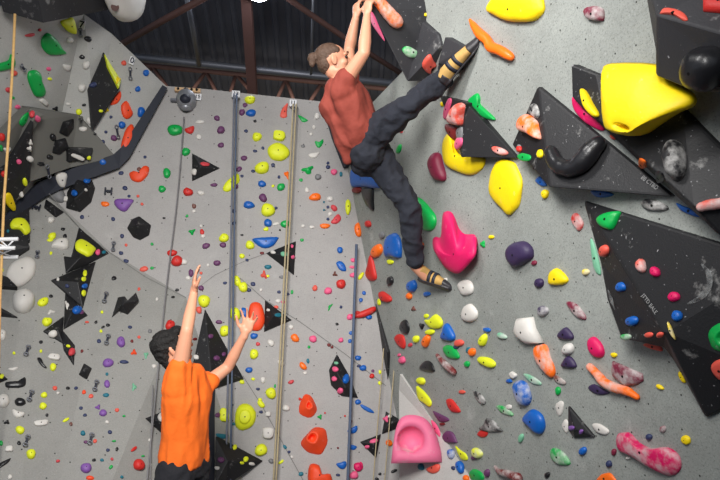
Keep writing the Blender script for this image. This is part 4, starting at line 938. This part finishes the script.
def quickdraw(x, y, L, label, ang=0, mt='ink'):
    p, n, r, u, s = plane_frame(x, y)
    a = R_(ang); u2 = u * math.cos(a) + r * math.sin(a); r2 = r * math.cos(a) - u * math.sin(a)
    e = empty('quickdraw', p); tag(e, label, 'quickdraw', 'quickdraws clipped to the walls')
    hl = L * s / 2
    bm = bmesh.new(); box(bm, p + n * .03, r2 * .008, u2 * hl * .5, n * .004); link('sling', bm, M[mt], e, smooth=False)
    for k in (1, -1):
        c = p + n * .03 + u2 * k * hl * .75
        ring = [c + r2 * math.cos(t) * .014 + u2 * math.sin(t) * hl * .28 for t in [i * math.pi / 6 for i in range(13)]]
        bm = bmesh.new(); tube(bm, ring, .0045, 6); link('carabiner', bm, M['pipe'], e)
for x, y, L, lb, a, mt_ in ((20, 67, 9, 'dark quickdraw beside the green curled hold', -10, 'ink'), (129, 74, 12, 'purple quickdraw under the small white oval plate', 0, 'ink'),
        (116, 132, 13, 'grey quickdraw beside the tall red orange hold', -8, 'ink'), (46, 171, 14, 'quickdraw hanging over the navy band near the pale cup hold', 0, 'ink'),
        (81, 33, 8, 'small grey quickdraw under the number 7 plate', 0, 'ink'), (37, 256, 8, 'dark quickdraw near the large off-white oval', -10, 'ink'),
        (114, 247, 9, 'dark quickdraw beside the black triangle with the lime pill', 0, 'ink'), (105, 299, 12, 'dark quickdraw beside the twisted black wing volume', 0, 'ink'),
        (107, 341, 11, 'dark quickdraw next to the violet rounded hold', 0, 'ink'), (27, 352, 11, 'dark quickdraw left alone beside the white block hold', 0, 'ink'),
        (95.5, 387, 11, 'dark quickdraw below the small black cube volume', 0, 'ink'), (30, 397, 11, 'dark quickdraw above the black rounded hold', 0, 'ink'),
        (26, 442, 11, 'dark quickdraw above the lowest round lime hold', 0, 'ink'), (90.5, 440, 11, 'dark quickdraw between small navy and coral dots', 0, 'ink')):
    quickdraw(x, y, L, lb, a, mt_)
for x, y, lb in ((36, 209, 'dark H shaped bracket beside the black rhombus volume'), (109, 192, 'dark H shaped bracket beside the violet half dome')):
    p, n, r, u, s = plane_frame(x, y)
    bm = bmesh.new()
    for k in (-1, 1): box(bm, p + n * .03 + r * k * 3 * s, r * .006, u * 3.6 * s, n * .006)
    box(bm, p + n * .03, r * 3 * s, u * .006, n * .006); box(bm, p + n * .014, r * .01, u * .01, n * .02)
    o = link('wall_bracket', bm, M['ink'], smooth=False); recentre(o, p.copy()); o.name = 'steel_bracket'; tag(o, lb, 'bracket', 'H shaped brackets')

# aluminium truss end at the left edge
e = empty('aluminium_truss', P(0, 249, 4.45)); tag(e, 'white aluminium truss end poking in at the left edge', 'truss')
zt = 4.45; ch = [[P(-60, 240, zt), P(18, 239, zt)], [P(-60, 249, zt), P(15, 248, zt)], [P(-60, 258, zt + .1), P(18, 257, zt + .1)]]
for q in ch: bm = bmesh.new(); tube(bm, q, .0125, 10); link('chord', bm, M['alu'], e)
for i, (q, w) in enumerate(((P(-14, 240, zt), P(10, 248, zt)), (P(0, 240, zt), P(8, 247, zt)), (P(14, 240, zt), P(6, 248, zt)), (P(-6, 249, zt), P(12, 257, zt + .1)), (P(12, 249, zt), P(-4, 257, zt + .1)))):
    bm = bmesh.new(); tube(bm, [q, w], .005, 6); link('lattice_bar', bm, M['alu'], e)

# near big white hold with a hole, top left
pl = PL; bmw, c0, n0, _, sz, tip = hold_mesh(spline([(108, -18), (142, -18), (141, 4), (137, 15), (129, 22), (121, 20), (114, 11)], 3, True), .12, 'L', centre=(124, 6), lift=.38, prof=[(1, -.06), (1.02, .08), (1, .32), (.93, .58), (.78, .8), (.52, .95), (.22, 1)])
o = link('climbing_hold', bmw, MH['W']); recentre(o, c0.copy()); tag(o, 'large off-white drop shaped hold with a hole at the top edge', 'climbing hold', 'moulded holds bolted to the climbing walls')
bv_ = BVHTree.FromPolygons([v.co + o.location for v in o.data.vertices], [tuple(p.vertices) for p in o.data.polygons])
hp_ = bv_.ray_cast(CAM, ray(115, 7).normalized())[0] or P(115, 7, (tip - CAM).dot(fwd))
bm = bmesh.new(); vv = (CAM - hp_).normalized()
tube(bm, [hp_ - vv * .05, hp_ + vv * .01], [.026, .03], 20); link('hole', bm, M['rust'], o, smooth=False)

# pink scooped hold
p, n, r, u, s = plane_frame(414, 441, 'B'); 
pz = cast(414, 441)[0]; pz = pz - (pz - CAM).normalized() * .30; n = (n * .35 + (CAM - pz).normalized()).normalized(); pl = Plane(pz, n); n = pl.n
out = spline([(393, 445), (396, 428), (402, 417), (415, 415), (427, 420), (436, 434), (441, 452)], 3) + [(442, 462), (416, 463), (391, 463.5)]
N = len(out); bm = bmesh.new()
fr = [bm.verts.new(pl.hit(x, y)) for x, y in out]
cxy = (411, 440); rad = 14.2
rim = []
for x, y in out:
    a = math.atan2(y - cxy[1], x - cxy[0]); rim.append((cxy[0] + rad * math.cos(a), cxy[1] + rad * math.sin(a)))
ringsb = [fr]
mid = [bm.verts.new(pl.hit((x + q[0]) / 2, (y + q[1]) / 2) + n * .025) for (x, y), q in zip(out, rim)]; ringsb.append(mid)
cc = pl.hit(*cxy)
for k, dpt in ((1.0, 0.02), (.93, -.02), (.75, -.055), (.5, -.08), (.25, -.09)):
    ringsb.append([bm.verts.new(cc + (pl.hit(*q) - cc) * k + n * dpt) for q in rim])
for a, b in zip(ringsb, ringsb[1:]):
    for k in range(N): bm.faces.new((a[k], a[(k + 1) % N], b[(k + 1) % N], b[k]))
bm.faces.new(ringsb[-1])
cen = sum((v.co for v in fr), V()) / N
back = [bm.verts.new(v.co - n * .42 - (v.co - cen) * .1) for v in fr]
for k in range(N): bm.faces.new((fr[(k + 1) % N], fr[k], back[k], back[(k + 1) % N]))
bm.faces.new(back)
o = link('scooped_hold', bm, mat('pink_chalky', (232, 112, 150), rough=.6, chalk=.35, cscale=5)); recentre(o, cen.copy())
tag(o, 'big pink block hold with a round scooped dish in the corner', 'climbing hold', 'moulded holds bolted to the climbing walls')

# lettering on the black volumes
def lettering(x, y, txt, ang, hpx, vol, wk=1.0):
    p, nn, r, u, s = plane_frame(x, y)
    vol_o = cast(x, y)[2]
    a = R_(ang); pf = Plane(p, nn); r2 = (pf.hit(x + 5 * math.cos(a), y - 5 * math.sin(a)) - p).normalized(); u2 = nn.cross(r2)
    if u2.dot(cup) < 0 and abs(ang) < 50: u2 = -u2
    if vol_o is not None: text_mesh(txt, p + nn * .004, r2, u2, nn, hpx * s, M['white_print'], vol_o, 'lettering')
lettering(650, 183, '88 CTBD', -36, 4.2, None)
lettering(650, 304, 'JTTD BALE', -54, 4.0, None)
# chalk smear on the largest black volume: a dusting with a shape of its own
def smear(pts, wpx, name='chalk_smear'):
    bm = bmesh.new(); prev = None; sp_ = spline(pts, 5)
    for i, (x, y) in enumerate(sp_):
        p, nn, r, u, s = plane_frame(x, y); t = i / (len(sp_) - 1); w_ = wpx * s * (math.sin(math.pi * min(1, max(0, t))) * .85 + .15)
        j = min(i + 1, len(sp_) - 1); k = max(i - 1, 0)
        dx, dy = sp_[j][0] - sp_[k][0], sp_[j][1] - sp_[k][1]; l = math.hypot(dx, dy)
        sd = (r * dy / l + u * dx / l)
        a = bm.verts.new(p + nn * .006 + sd * w_); b = bm.verts.new(p + nn * .006 - sd * w_ * .6)
        if prev: bm.faces.new((prev[0], a, b, prev[1]))
        prev = (a, b)
    vo = cast(*pts[len(pts) // 2])[2]
    return link(name, bm, M['chalkmat'], vo, smooth=False)
cm = mat('chalk_dust', (150, 152, 152), rough=.95, vary=.2, cscale=20); nt = cm.node_tree; bs = nt.nodes['Principled BSDF']
nz = nt.nodes.new('ShaderNodeTexNoise'); nz.inputs['Scale'].default_value = 14; nz.inputs['Detail'].default_value = 9; nz.inputs['Roughness'].default_value = .75
rr_ = nt.nodes.new('ShaderNodeValToRGB'); rr_.color_ramp.elements[0].position = .40; rr_.color_ramp.elements[1].position = .66; rr_.color_ramp.elements[1].color = (.8, .8, .8, 1)
tc_ = nt.nodes.new('ShaderNodeTexCoord'); nt.links.new(tc_.outputs['Object'], nz.inputs['Vector']); nt.links.new(nz.outputs['Fac'], rr_.inputs[0]); nt.links.new(rr_.outputs[0], bs.inputs['Alpha'])
M['chalkmat'] = cm
smear([(609, 290), (612, 300), (616, 310)], 3.5)
smear([(702, 264), (709, 275), (708, 288), (700, 298), (688, 304)], 5)

# ------------------------------------------------------------------ people
def ball(bm, c, r, rot=None, sub=3):
    mw = Matrix.Translation(c)
    if rot is not None: mw = mw @ rot.to_4x4()
    if isinstance(r, (int, float)): r = (r, r, r)
    bmesh.ops.create_icosphere(bm, subdivisions=sub, radius=1, matrix=mw @ Matrix.Diagonal((*r, 1)))
def cone(bm, a, b, ra, rb, seg=16):
    x, y, z = frame(b - a)
    A = [bm.verts.new(a + (x * math.cos(2 * math.pi * k / seg) + y * math.sin(2 * math.pi * k / seg)) * ra) for k in range(seg)]
    B_ = [bm.verts.new(b + (x * math.cos(2 * math.pi * k / seg) + y * math.sin(2 * math.pi * k / seg)) * rb) for k in range(seg)]
    for k in range(seg): bm.faces.new((A[k], A[(k + 1) % seg], B_[(k + 1) % seg], B_[k]))
    bm.faces.new(A[::-1]); bm.faces.new(B_)
def limb(bm, pts, sub=2):
    for p, r in pts: ball(bm, p, r, sub=sub)
    for (a, ra), (b, rb) in zip(pts, pts[1:]): cone(bm, a, b, ra, rb, 14)
def loft(bm, secs, seg=24, cap=True):
    """secs: (centre, axis1, axis2) with the axes scaled to the half widths"""
    rings = [[bm.verts.new(c + a * math.cos(2 * math.pi * k / seg) + b * math.sin(2 * math.pi * k / seg)) for k in range(seg)] for c, a, b in secs]
    for A, B_ in zip(rings, rings[1:]):
        for k in range(seg): bm.faces.new((A[k], A[(k + 1) % seg], B_[(k + 1) % seg], B_[k]))
    if cap: bm.faces.new(rings[0][::-1]); bm.faces.new(rings[-1])
def rot_of(x, y, z): return Matrix((x, y, z)).transposed()
def remesh(name, bm, mt, parent, voxel, smooth=6, fold=0, fscale=9, fstretch=None, parentcut=None):
    bmesh.ops.recalc_face_normals(bm, faces=bm.faces)
    me = bpy.data.meshes.new('t'); bm.to_mesh(me); bm.free()
    t = bpy.data.objects.new('t', me); C.objects.link(t)
    r = t.modifiers.new('r', 'REMESH'); r.mode = 'VOXEL'; r.voxel_size = voxel; r.use_smooth_shade = True
    s = t.modifiers.new('s', 'SMOOTH'); s.iterations = smooth; s.factor = .5
    dg = bpy.context.evaluated_depsgraph_get(); dg.update()
    m2 = bpy.data.meshes.new_from_object(t.evaluated_get(dg)); bpy.data.objects.remove(t)
    if fold:
        no = [v.normal.copy() for v in m2.vertices]
        for v, nn in zip(m2.vertices, no):
            q = v.co.copy()
            if fstretch is not None: q = q - fstretch * q.dot(fstretch) * .72
            w = noise.noise(q * fscale) + .5 * noise.noise(q * fscale * 2.3 + V((3, 1, 2)))
            v.co += nn * (fold * (1 - abs(w) * 2.2))
    for p_ in m2.polygons: p_.use_smooth = True
    m2.materials.clear(); m2.materials.append(mt)
    o = bpy.data.objects.new(name, m2); m2.name = name; C.objects.link(o)
    if parent: o.parent = parent; m2.transform(wmi(parent))
    return o
def hand(bm, w, d, n, curl, spread, th, L=.185, thumb_out=.9, fr=.0082):
    """w wrist, d finger direction, n palm normal, th thumb side (unit), curl = bend per joint"""
    d = d.normalized(); n = (n - d * n.dot(d)).normalized(); s = n.cross(d).normalized()
    if s.dot(th) < 0: s = -s
    k = L / .185
    rr = rot_of(s, d, n)
    ball(bm, w + d * .048 * k, (.040 * k, .052 * k, .0155 * k), rr)
    ball(bm, w + d * .072 * k, (.041 * k, .028 * k, .0135 * k), rr)
    ball(bm, w + d * .030 * k + s * .020 * k + n * .006 * k, (.019 * k, .032 * k, .016 * k), rr)
    limb(bm, [(w - d * .02, .024 * k), (w + d * .02 * k, .023 * k)])
    for i, (off, ln) in enumerate(((.030, .070), (.0105, .079), (-.0100, .073), (-.0295, .058))):
        a = w + d * (.084 - abs(off - .008) * .25) * k + s * off * k
        dd = (d + s * (off / .03) * spread).normalized(); nn = n; c = curl * (1 + .12 * (i - 1))
        pts = [(w + d * .05 * k + s * off * .8 * k, fr * k * 1.1), (a, fr * k * 1.08)]
        for j, f in enumerate((.46, .30, .24)):
            ang = c * (.7, 1.0, .8)[j]; q = dd * math.cos(ang) + nn * math.sin(ang); nn = nn * math.cos(ang) - dd * math.sin(ang); dd = q
            a = a + dd * ln * f * k; pts.append((a, fr * k * (1.0, .92, .78)[j]))
        limb(bm, pts, 2)
    a = w + d * .022 * k + s * .026 * k + n * .006
    t1 = (s * thumb_out + d * .75 + n * .25).normalized(); t2 = (s * thumb_out * .5 + d + n * (.25 + curl * .4)).normalized()
    limb(bm, [(a - s * .01, .013 * k), (a + t1 * .036 * k, .0108 * k), (a + t1 * .036 * k + t2 * .030 * k, .0098 * k), (a + t1 * .036 * k + t2 * .055 * k, .0078 * k)])
def head(bm, c, f, u, S=1.0, beard=False):
    """c centre of the head, f face direction, u crown direction"""
    f = f.normalized(); u = (u - f * u.dot(f)).normalized(); r = f.cross(u)
    R3 = rot_of(r, f, u)
    q = lambda x, y, z: c + (r * x + f * y + u * z) * S
    ball(bm, q(0, -.012, .030), (.075 * S, .094 * S, .086 * S), R3)
    ball(bm, q(0, .022, -.02), (.060 * S, .070 * S, .085 * S), R3)
    ball(bm, q(0, .048, -.078), (.036 * S, .036 * S, .030 * S), R3)       # chin
    for k in (-1, 1):
        ball(bm, q(.040 * k, .012, -.060), (.020 * S, .045 * S, .030 * S), R3)   # jaw
        ball(bm, q(.040 * k, .055, -.018), (.022 * S, .026 * S, .024 * S), R3)   # cheek
        ball(bm, q(.030 * k, .080, .032), (.026 * S, .012 * S, .010 * S), R3)    # brow
        ball(bm, q(.076 * k, -.006, -.006), (.009 * S, .020 * S, .032 * S), R3)  # ear
        ball(bm, q(.080 * k, -.014, .002), (.010 * S, .012 * S, .024 * S), R3)
    limb(bm, [(q(0, .086, .020), .009 * S), (q(0, .098, -.005), .011 * S), (q(0, .106, -.022), .014 * S)])
    for k in (-1, 1): ball(bm, q(.013 * k, .096, -.026), .010 * S)
    ball(bm, q(0, .084, -.050), (.024 * S, .013 * S, .007 * S), R3)        # upper lip
    ball(bm, q(0, .080, -.062), (.021 * S, .013 * S, .007 * S), R3)
    return q, R3, r, f, u
def shoe(parent, ankle, heel, toe, soleN, S=1.0):
    """low climbing shoe from heel to toe; soleN points out of the sole"""
    ax = (toe - heel); L = ax.length; ax.normalize(); nn = (soleN - ax * soleN.dot(ax)).normalized(); sd = ax.cross(nn)
    R3 = rot_of(sd, ax, -nn)
    q = lambda x, y, z: heel + sd * x + ax * (y * L) - nn * z
    sd = sd * 1.3; nn = nn * 1.2
    def ups(bm, g=0):
        loft(bm, [(q(0, -.04, .035), sd * (.012 + g), nn * (.020 + g)), (q(0, .03, .036), sd * (.029 + g), nn * (.036 + g)), (q(0, .2, .040), sd * (.033 + g), nn * (.040 + g)), (q(0, .42, .036), sd * (.036 + g), nn * (.036 + g)),
                  (q(0, .66, .028), sd * (.044 + g), nn * (.028 + g)), (q(.004, .84, .020), sd * (.041 + g), nn * (.021 + g)), (q(.008, .95, .016), sd * (.034 + g), nn * (.018 + g)), (q(.01, 1.01, .012), sd * (.022 + g), nn * (.012 + g))])
    s_ = empty('shoe', (0, 0, 0)); bpy.data.objects.remove(s_)
    bm = bmesh.new(); ups(bm); cone(bm, q(0, .16, .05), ankle.lerp(q(0, .16, .05), .25), .040, .042)
    up_o = remesh('shoe', bm, M['tan'], parent, .006, 4)
    up_o['label'] = 'tan suede climbing shoe with black rubber toe'
    bm = bmesh.new()  # rubber: sole, toe cap and heel cup
    loft(bm, [(q(0, -.03, .004), sd * .020, nn * .006), (q(0, .1, .002), sd * .034, nn * .007), (q(0, .45, .002), sd * .037, nn * .007), (q(0, .7, .0), sd * .047, nn * .007), (q(.006, .92, .0), sd * .037, nn * .007), (q(.01, 1.01, .004), sd * .016, nn * .006)])
    loft(bm, [(q(0, .72, .026), sd * .0455, nn * .0295), (q(.004, .84, .020), sd * .0435, nn * .0235), (q(.008, .96, .016), sd * .037, nn * .0205), (q(.01, 1.03, .012), sd * .024, nn * .014)])
    loft(bm, [(q(0, -.055, .03), sd * .014, nn * .020), (q(0, .0, .032), sd * .029, nn * .034), (q(0, .12, .034), sd * .035, nn * .037)])
    remesh('rubber_rand', bm, M['rubber'], up_o, .005, 3)
    c1, c2 = q(0, .34, .078), q(0, .48, .070)
    bm = bmesh.new()
    for c_ in (q(0, .30, .04), q(0, .45, .036)): loft(bm, [(c_ - ax * .012, sd * .0385, nn * .0425), (c_ + ax * .012, sd * .0385, nn * .0405)])
    link('strap', bm, M['ink'], up_o)
    bm = bmesh.new(); tube(bm, [q(0, -.02, .07), q(0, -.09, .085), q(0, -.05, .10)], .005, 6); link('pull_tab', bm, M['ink'], up_o)

# ---- climber
D = lambda x, y, z: P(x, y, z)
cl = empty('person', D(366, 146, 4.7)); tag(cl, 'climber in rust red t-shirt and black trousers hanging from the overhang', 'person')
pel = D(366, 143, 4.72); nk = D(341, 80, 4.62)
shR, shL = D(343, 84, 4.52), D(350, 82, 4.80)      # near and far shoulder
hipR, hipL = D(371, 136, 4.66), D(372, 148, 4.80)
elR, wrR = D(364, 53, 4.42), D(367, 16, 4.52)
elL, wrL = D(349, 50, 4.92), D(356, 17, 4.86)
knR, anR = D(411, 105, 4.44), D(445, 78, 4.46)
knL, anL = D(410, 208, 4.72), D(415, 266, 4.86)
bm = bmesh.new()
hc = D(334, 62, 4.62); fdir = (crt * .96 + fwd * .12 + cup * .16).normalized(); udir = (cup - crt * .2).normalized()
q, R3, hr, hf, hu = head(bm, hc, fdir, udir, 1.04)
limb(bm, [(q(0, -.02, -.05), .055), (nk.lerp(hc, .3), .054), (nk - cup * .03, .060)])
limb(bm, [(nk - cup * .05, .07), (shR, .055), (shR.lerp(elR, .35), .048), (shR.lerp(elR, .75), .042), (elR, .038), (elR.lerp(wrR, .3), .041), (elR.lerp(wrR, .7), .032), (wrR, .025)])
limb(bm, [(nk - cup * .05, .07), (shL, .055), (shL.lerp(elL, .35), .048), (elL, .038), (elL.lerp(wrL, .3), .041), (elL.lerp(wrL, .7), .032), (wrL, .025)])
limb(bm, [(nk - cup * .03, .06), (nk.lerp(pel, .5), .11), (pel, .11)])
hand(bm, wrR, cup + crt * .08, (crt * .6 + fwd * .6), .75, .10, -fwd * .2 + crt * -.6)
hand(bm, wrL, cup + crt * .02, (crt * .7 + fwd * .5), .75, .10, crt * -.5 - fwd)
tR = D(484, 39, 4.20); hR = D(448, 84, 4.40)
limb(bm, [(knR.lerp(anR, .6), .046), (anR, .036), (anR.lerp(hR, .3) + (tR - hR) * .15, .034)])
tL = D(452, 291, 4.80); hL = D(419, 281, 4.92)
limb(bm, [(knL.lerp(anL, .6), .046), (anL, .036), (hL.lerp(tL, .2) + cup * .04, .033)])
remesh('body', bm, M['skin'], cl, .0055, 3)
# face details
for k in (-1, 1):
    bm = bmesh.new(); ball(bm, q(.031 * k, .077, .014), .0115); link('eye', bm, M['eye'], cl)
    bm = bmesh.new(); limb(bm, [(q(.016 * k, .097, .040), .004), (q(.034 * k, .094, .044), .005), (q(.052 * k, .080, .038), .003)]); link('eyebrow', bm, M['hair_b'], cl)
bm = bmesh.new(); ball(bm, q(0, .092, -.055), (.022, .009, .006), R3); link('mouth', bm, M['lip'], cl)
bm = bmesh.new()
ball(bm, q(0, -.028, .046), (.078, .092, .080), R3); ball(bm, q(0, -.06, .0), (.066, .052, .07), R3)
for k in (-1, 1): ball(bm, q(.050 * k, .000, .058), (.028, .045, .036), R3)
ball(bm, q(0, -.128, .040), (.036, .036, .038), R3); ball(bm, q(0, -.105, .045), (.024, .03, .024), R3); ball(bm, q(0.01, -.140, .012), (.02, .02, .03), R3)
remesh('hair', bm, M['hair_b'], cl, .006, 3, fold=.003, fscale=38)['label'] = 'brown hair tied in a small bun'
bm = bmesh.new(); ball(bm, q(0, .040, -.083), (.041, .040, .026), R3)
for k in (-1, 1): ball(bm, q(.045 * k, .020, -.060), (.020, .042, .026), R3)
ball(bm, q(0, .090, -.041), (.024, .007, .005), R3)
bm.free()
# shirt
ax = (nk - pel).normalized(); side = (shL - shR).normalized(); side = (side - ax * side.dot(ax)).normalized(); ch = ax.cross(side)
bm = bmesh.new()
def sec(t, w, dd, o=0): return (pel.lerp(nk, t) + ch * o, side * w, ch * dd)
hem = sec(-.28, .15, .11)
loft(bm, [sec(.0, .145, .115), sec(.15, .165, .125), (sec(.4, .175, .125)), sec(.65, .190, .128), sec(.82, .185, .112), sec(.95, .13, .085), sec(1.04, .075, .07)])
limb(bm, [(pel.lerp(nk, .84) + side * -.11, .085), (shR - cup * .02, .070), (shR.lerp(elR, .16), .062)], 3)
limb(bm, [(pel.lerp(nk, .84) + side * .11, .085), (shL - cup * .02, .070), (shL.lerp(elL, .16), .062)], 3)
# loose hem pulled down at the back
limb(bm, [(D(345, 120, 4.64), .10), (D(346, 140, 4.66), .07), (D(347, 160, 4.70), .035)], 3)
limb(bm, [(D(332, 88, 4.62), .06), (D(330, 108, 4.62), .065), (D(334, 118, 4.63), .05)], 3)
remesh('t_shirt', bm, M['rustshirt'], cl, .010, 4, fold=.014, fscale=8, fstretch=(ax + side * .25).normalized())
# trousers
bm = bmesh.new()
def leg(hip, kn, an, r0_=.108, r1=.070, r2=.060):
    limb(bm, [(hip, r0_), (hip.lerp(kn, .3), r0_ * .95), (hip.lerp(kn, .7), (r0_ + r1) * .47), (kn, r1), (kn.lerp(an, .35), r1 * .98), (kn.lerp(an, .88), r2)], 3)
leg(hipR, knR, anR, r2=.068); leg(hipL, knL, anL, r2=.060)
ball(bm, D(367, 152, 4.68), (.11, .12, .12)); ball(bm, D(366, 160, 4.76), .11); ball(bm, D(364, 132, 4.70), .115)
cone(bm, hipR.lerp(hipL, .5), pel.lerp(nk, .15), .13, .135)
remesh('trousers', bm, M['denim'], cl, .010, 4, fold=.013, fscale=9)
shoe(cl, anR, hR, tR, (fwd * .1 + crt * .75 - cup * .55))
shoe(cl, anL, hL, tL, (fwd * -.25 - cup * .9 - crt * .25))

# ---- spotter in orange
Z0 = 4.15
sp_ = empty('person', D(186, 455, Z0)); tag(sp_, 'dark-haired person in orange t-shirt reaching both arms up', 'person')
pel = D(184, 462, Z0); nk = D(188, 372, Z0)
shR, shL = D(178, 378, Z0 - .10), D(201, 388, Z0 + .12)
elR, wrR = D(187, 330, Z0 - .12), D(194, 292, Z0 + .02)
elL, wrL = D(228, 367, Z0 + .22), D(245, 334, Z0 + .18)
bm = bmesh.new()
hc = D(173, 349, Z0 + .10); fdir = (crt * .82 + fwd * .3 + cup * .38).normalized(); udir = (cup - crt * .35).normalized()
q, R3, hr, hf, hu = head(bm, hc, fdir, udir, 1.02)
limb(bm, [(q(0, -.02, -.05), .055), (nk.lerp(hc, .35), .052), (nk - cup * .03, .060)])
limb(bm, [(nk - cup * .06, .07), (shR, .056), (shR.lerp(elR, .4), .047), (shR.lerp(elR, .8), .040), (elR, .036), (elR.lerp(wrR, .35), .036), (elR.lerp(wrR, .75), .028), (wrR, .024)])
limb(bm, [(nk - cup * .06, .07), (shL, .056), (shL.lerp(elL, .4), .044), (elL, .036), (elL.lerp(wrL, .35), .036), (elL.lerp(wrL, .75), .028), (wrL, .024)])
limb(bm, [(nk - cup * .03, .06), (nk.lerp(pel, .5), .11), (pel, .12)])
hand(bm, wrR, cup + crt * .06, (crt * .9 + fwd * .2), .22, .10, -fwd * .7 + crt * .5, L=.19)
hand(bm, wrL, cup + crt * .28, (-fwd * .9 + crt * -.2), .22, .55, -crt, L=.19)
remesh('body', bm, M['skin'], sp_, .0055, 3)
for k in (-1, 1):
    bm = bmesh.new(); ball(bm, q(.031 * k, .075, .014), .0115); link('eye', bm, M['eye'], sp_)
    bm = bmesh.new(); limb(bm, [(q(.016 * k, .095, .040), .004), (q(.034 * k, .092, .044), .005), (q(.052 * k, .078, .038), .003)]); link('eyebrow', bm, M['hair_k'], sp_)
bm = bmesh.new(); ball(bm, q(0, .090, -.055), (.022, .009, .006), R3); link('mouth', bm, M['lip'], sp_)
bm = bmesh.new()
ball(bm, q(0, -.026, .046), (.082, .093, .082), R3); ball(bm, q(0, -.066, .0), (.066, .046, .075), R3); ball(bm, q(0, -.060, -.06), (.050, .03, .04), R3)
for k in (-1, 1): ball(bm, q(.054 * k, .006, .052), (.030, .050, .044), R3); ball(bm, q(.074 * k, .004, .012), (.010, .018, .03), R3)
ball(bm, q(0, .055, .088), (.055, .04, .03), R3)
remesh('hair', bm, M['hair_k'], sp_, .007, 3, fold=.007, fscale=28)['label'] = 'short tousled black hair'
up = (nk - pel).normalized(); side = (shL - shR).normalized(); side = (side - up * side.dot(up)).normalized(); ch = up.cross(side)
bm = bmesh.new()
def sec(t, w, dd, o=0): return (pel.lerp(nk, t) + ch * o, side * w, ch * dd)
loft(bm, [sec(-.02, .165, .120), sec(.1, .165, .12), sec(.3, .155, .112), sec(.5, .16, .115), sec(.72, .175, .118), sec(.86, .17, .10), sec(.97, .12, .085), sec(1.06, .07, .068)])
limb(bm, [(nk - up * .08 - side * .1, .08), (shR, .070), (shR.lerp(elR, .24), .056)], 3)
limb(bm, [(nk - up * .10 + side * .1, .075), (shL, .064), (shL.lerp(elL, .30), .058)], 3)
remesh('t_shirt', bm, M['orange'], sp_, .010, 4, fold=.016, fscale=8, fstretch=up)
# legs stand on the floor outside the picture
bm = bmesh.new()
fl = lambda p_, z: V((p_.x, p_.y, z))
hipc = pel.copy()
for k in (-1, 1):
    h_ = hipc + side * .085 * k - V((0, 0, .02)); kn_ = fl(h_, .50) - fwd * .03; an_ = fl(h_, .10)
    limb(bm, [(h_, .108), (h_.lerp(kn_, .5), .09), (kn_, .066), (kn_.lerp(an_, .35), .066), (an_, .052)], 3)
loft(bm, [(hipc - up * .07, side * .165, ch * .118), (hipc, side * .16, ch * .115), (hipc + up * .05, side * .15, ch * .105)])
remesh('trousers', bm, M['blackcloth'], sp_, .012, 4, fold=.010, fscale=9)
ff = V((fdir.x, fdir.y, 0)).normalized()
for k in (-1, 1):
    b_ = fl(hipc + side * .085 * k, .05)
    bm = bmesh.new(); limb(bm, [(b_ - ff * .03 + V((0, 0, .02)), .046), (b_ + ff * .06, .046), (b_ + ff * .16 - V((0, 0, .01)), .038)], 3)
    box(bm, b_ + ff * .06 - V((0, 0, .035)), ff * .14, ff.cross(V((0, 0, 1))) * .042, V((0, 0, .015)))
    remesh('shoe', bm, M['rubber'], sp_, .008, 3)
# ------------------------------------------------------------------ light
def area(name, loc, target, size, power, color=(1, 1, 1), sy=None, spread=180):
    l = bpy.data.lights.new(name, 'AREA'); l.energy = power; l.color = color; l.size = size
    if sy: l.shape = 'RECTANGLE'; l.size_y = sy
    l.spread = R_(spread)
    o = bpy.data.objects.new(name, l); C.objects.link(o); o.location = loc
    o.rotation_euler = (V(target) - V(loc)).to_track_quat('-Z', 'Y').to_euler(); return o
area('area_light', (-1.6, 1.6, 4.9), (1.5, 3.6, 4.5), .8, 66, (1, .98, .96), spread=100)  # unseen lamp, placed and aimed to brighten the upper right wall
area('area_light', (-.6, .3, 2.95), (-.7, 6.2, 1.6), 1.2, 88, (1, .98, .95), spread=95)  # added unseen light, floats low to brighten the back wall
area('area_light', (lp.x, lp.y - .1, lp.z - .15), (0, 3.5, 1), .4, 8, (.92, .95, 1))
area('gable_fill', (-.6, 7.7, 5.0), (-.6, 9.3, 4.7), 5.0, 14, (1, .9, .75), sy=.2)  # added unseen light behind the panels, brightens the rear gable
w = bpy.data.worlds.new('world'); sc.world = w; w.use_nodes = True
w.node_tree.nodes['Background'].inputs[0].default_value = (.80, .88, 1, 1)
w.node_tree.nodes['Background'].inputs[1].default_value = .50
sc.view_settings.view_transform = 'Standard'; sc.view_settings.look = 'None'
sc.view_settings.exposure = 0; sc.view_settings.gamma = 1; sc.view_settings.use_curve_mapping = False
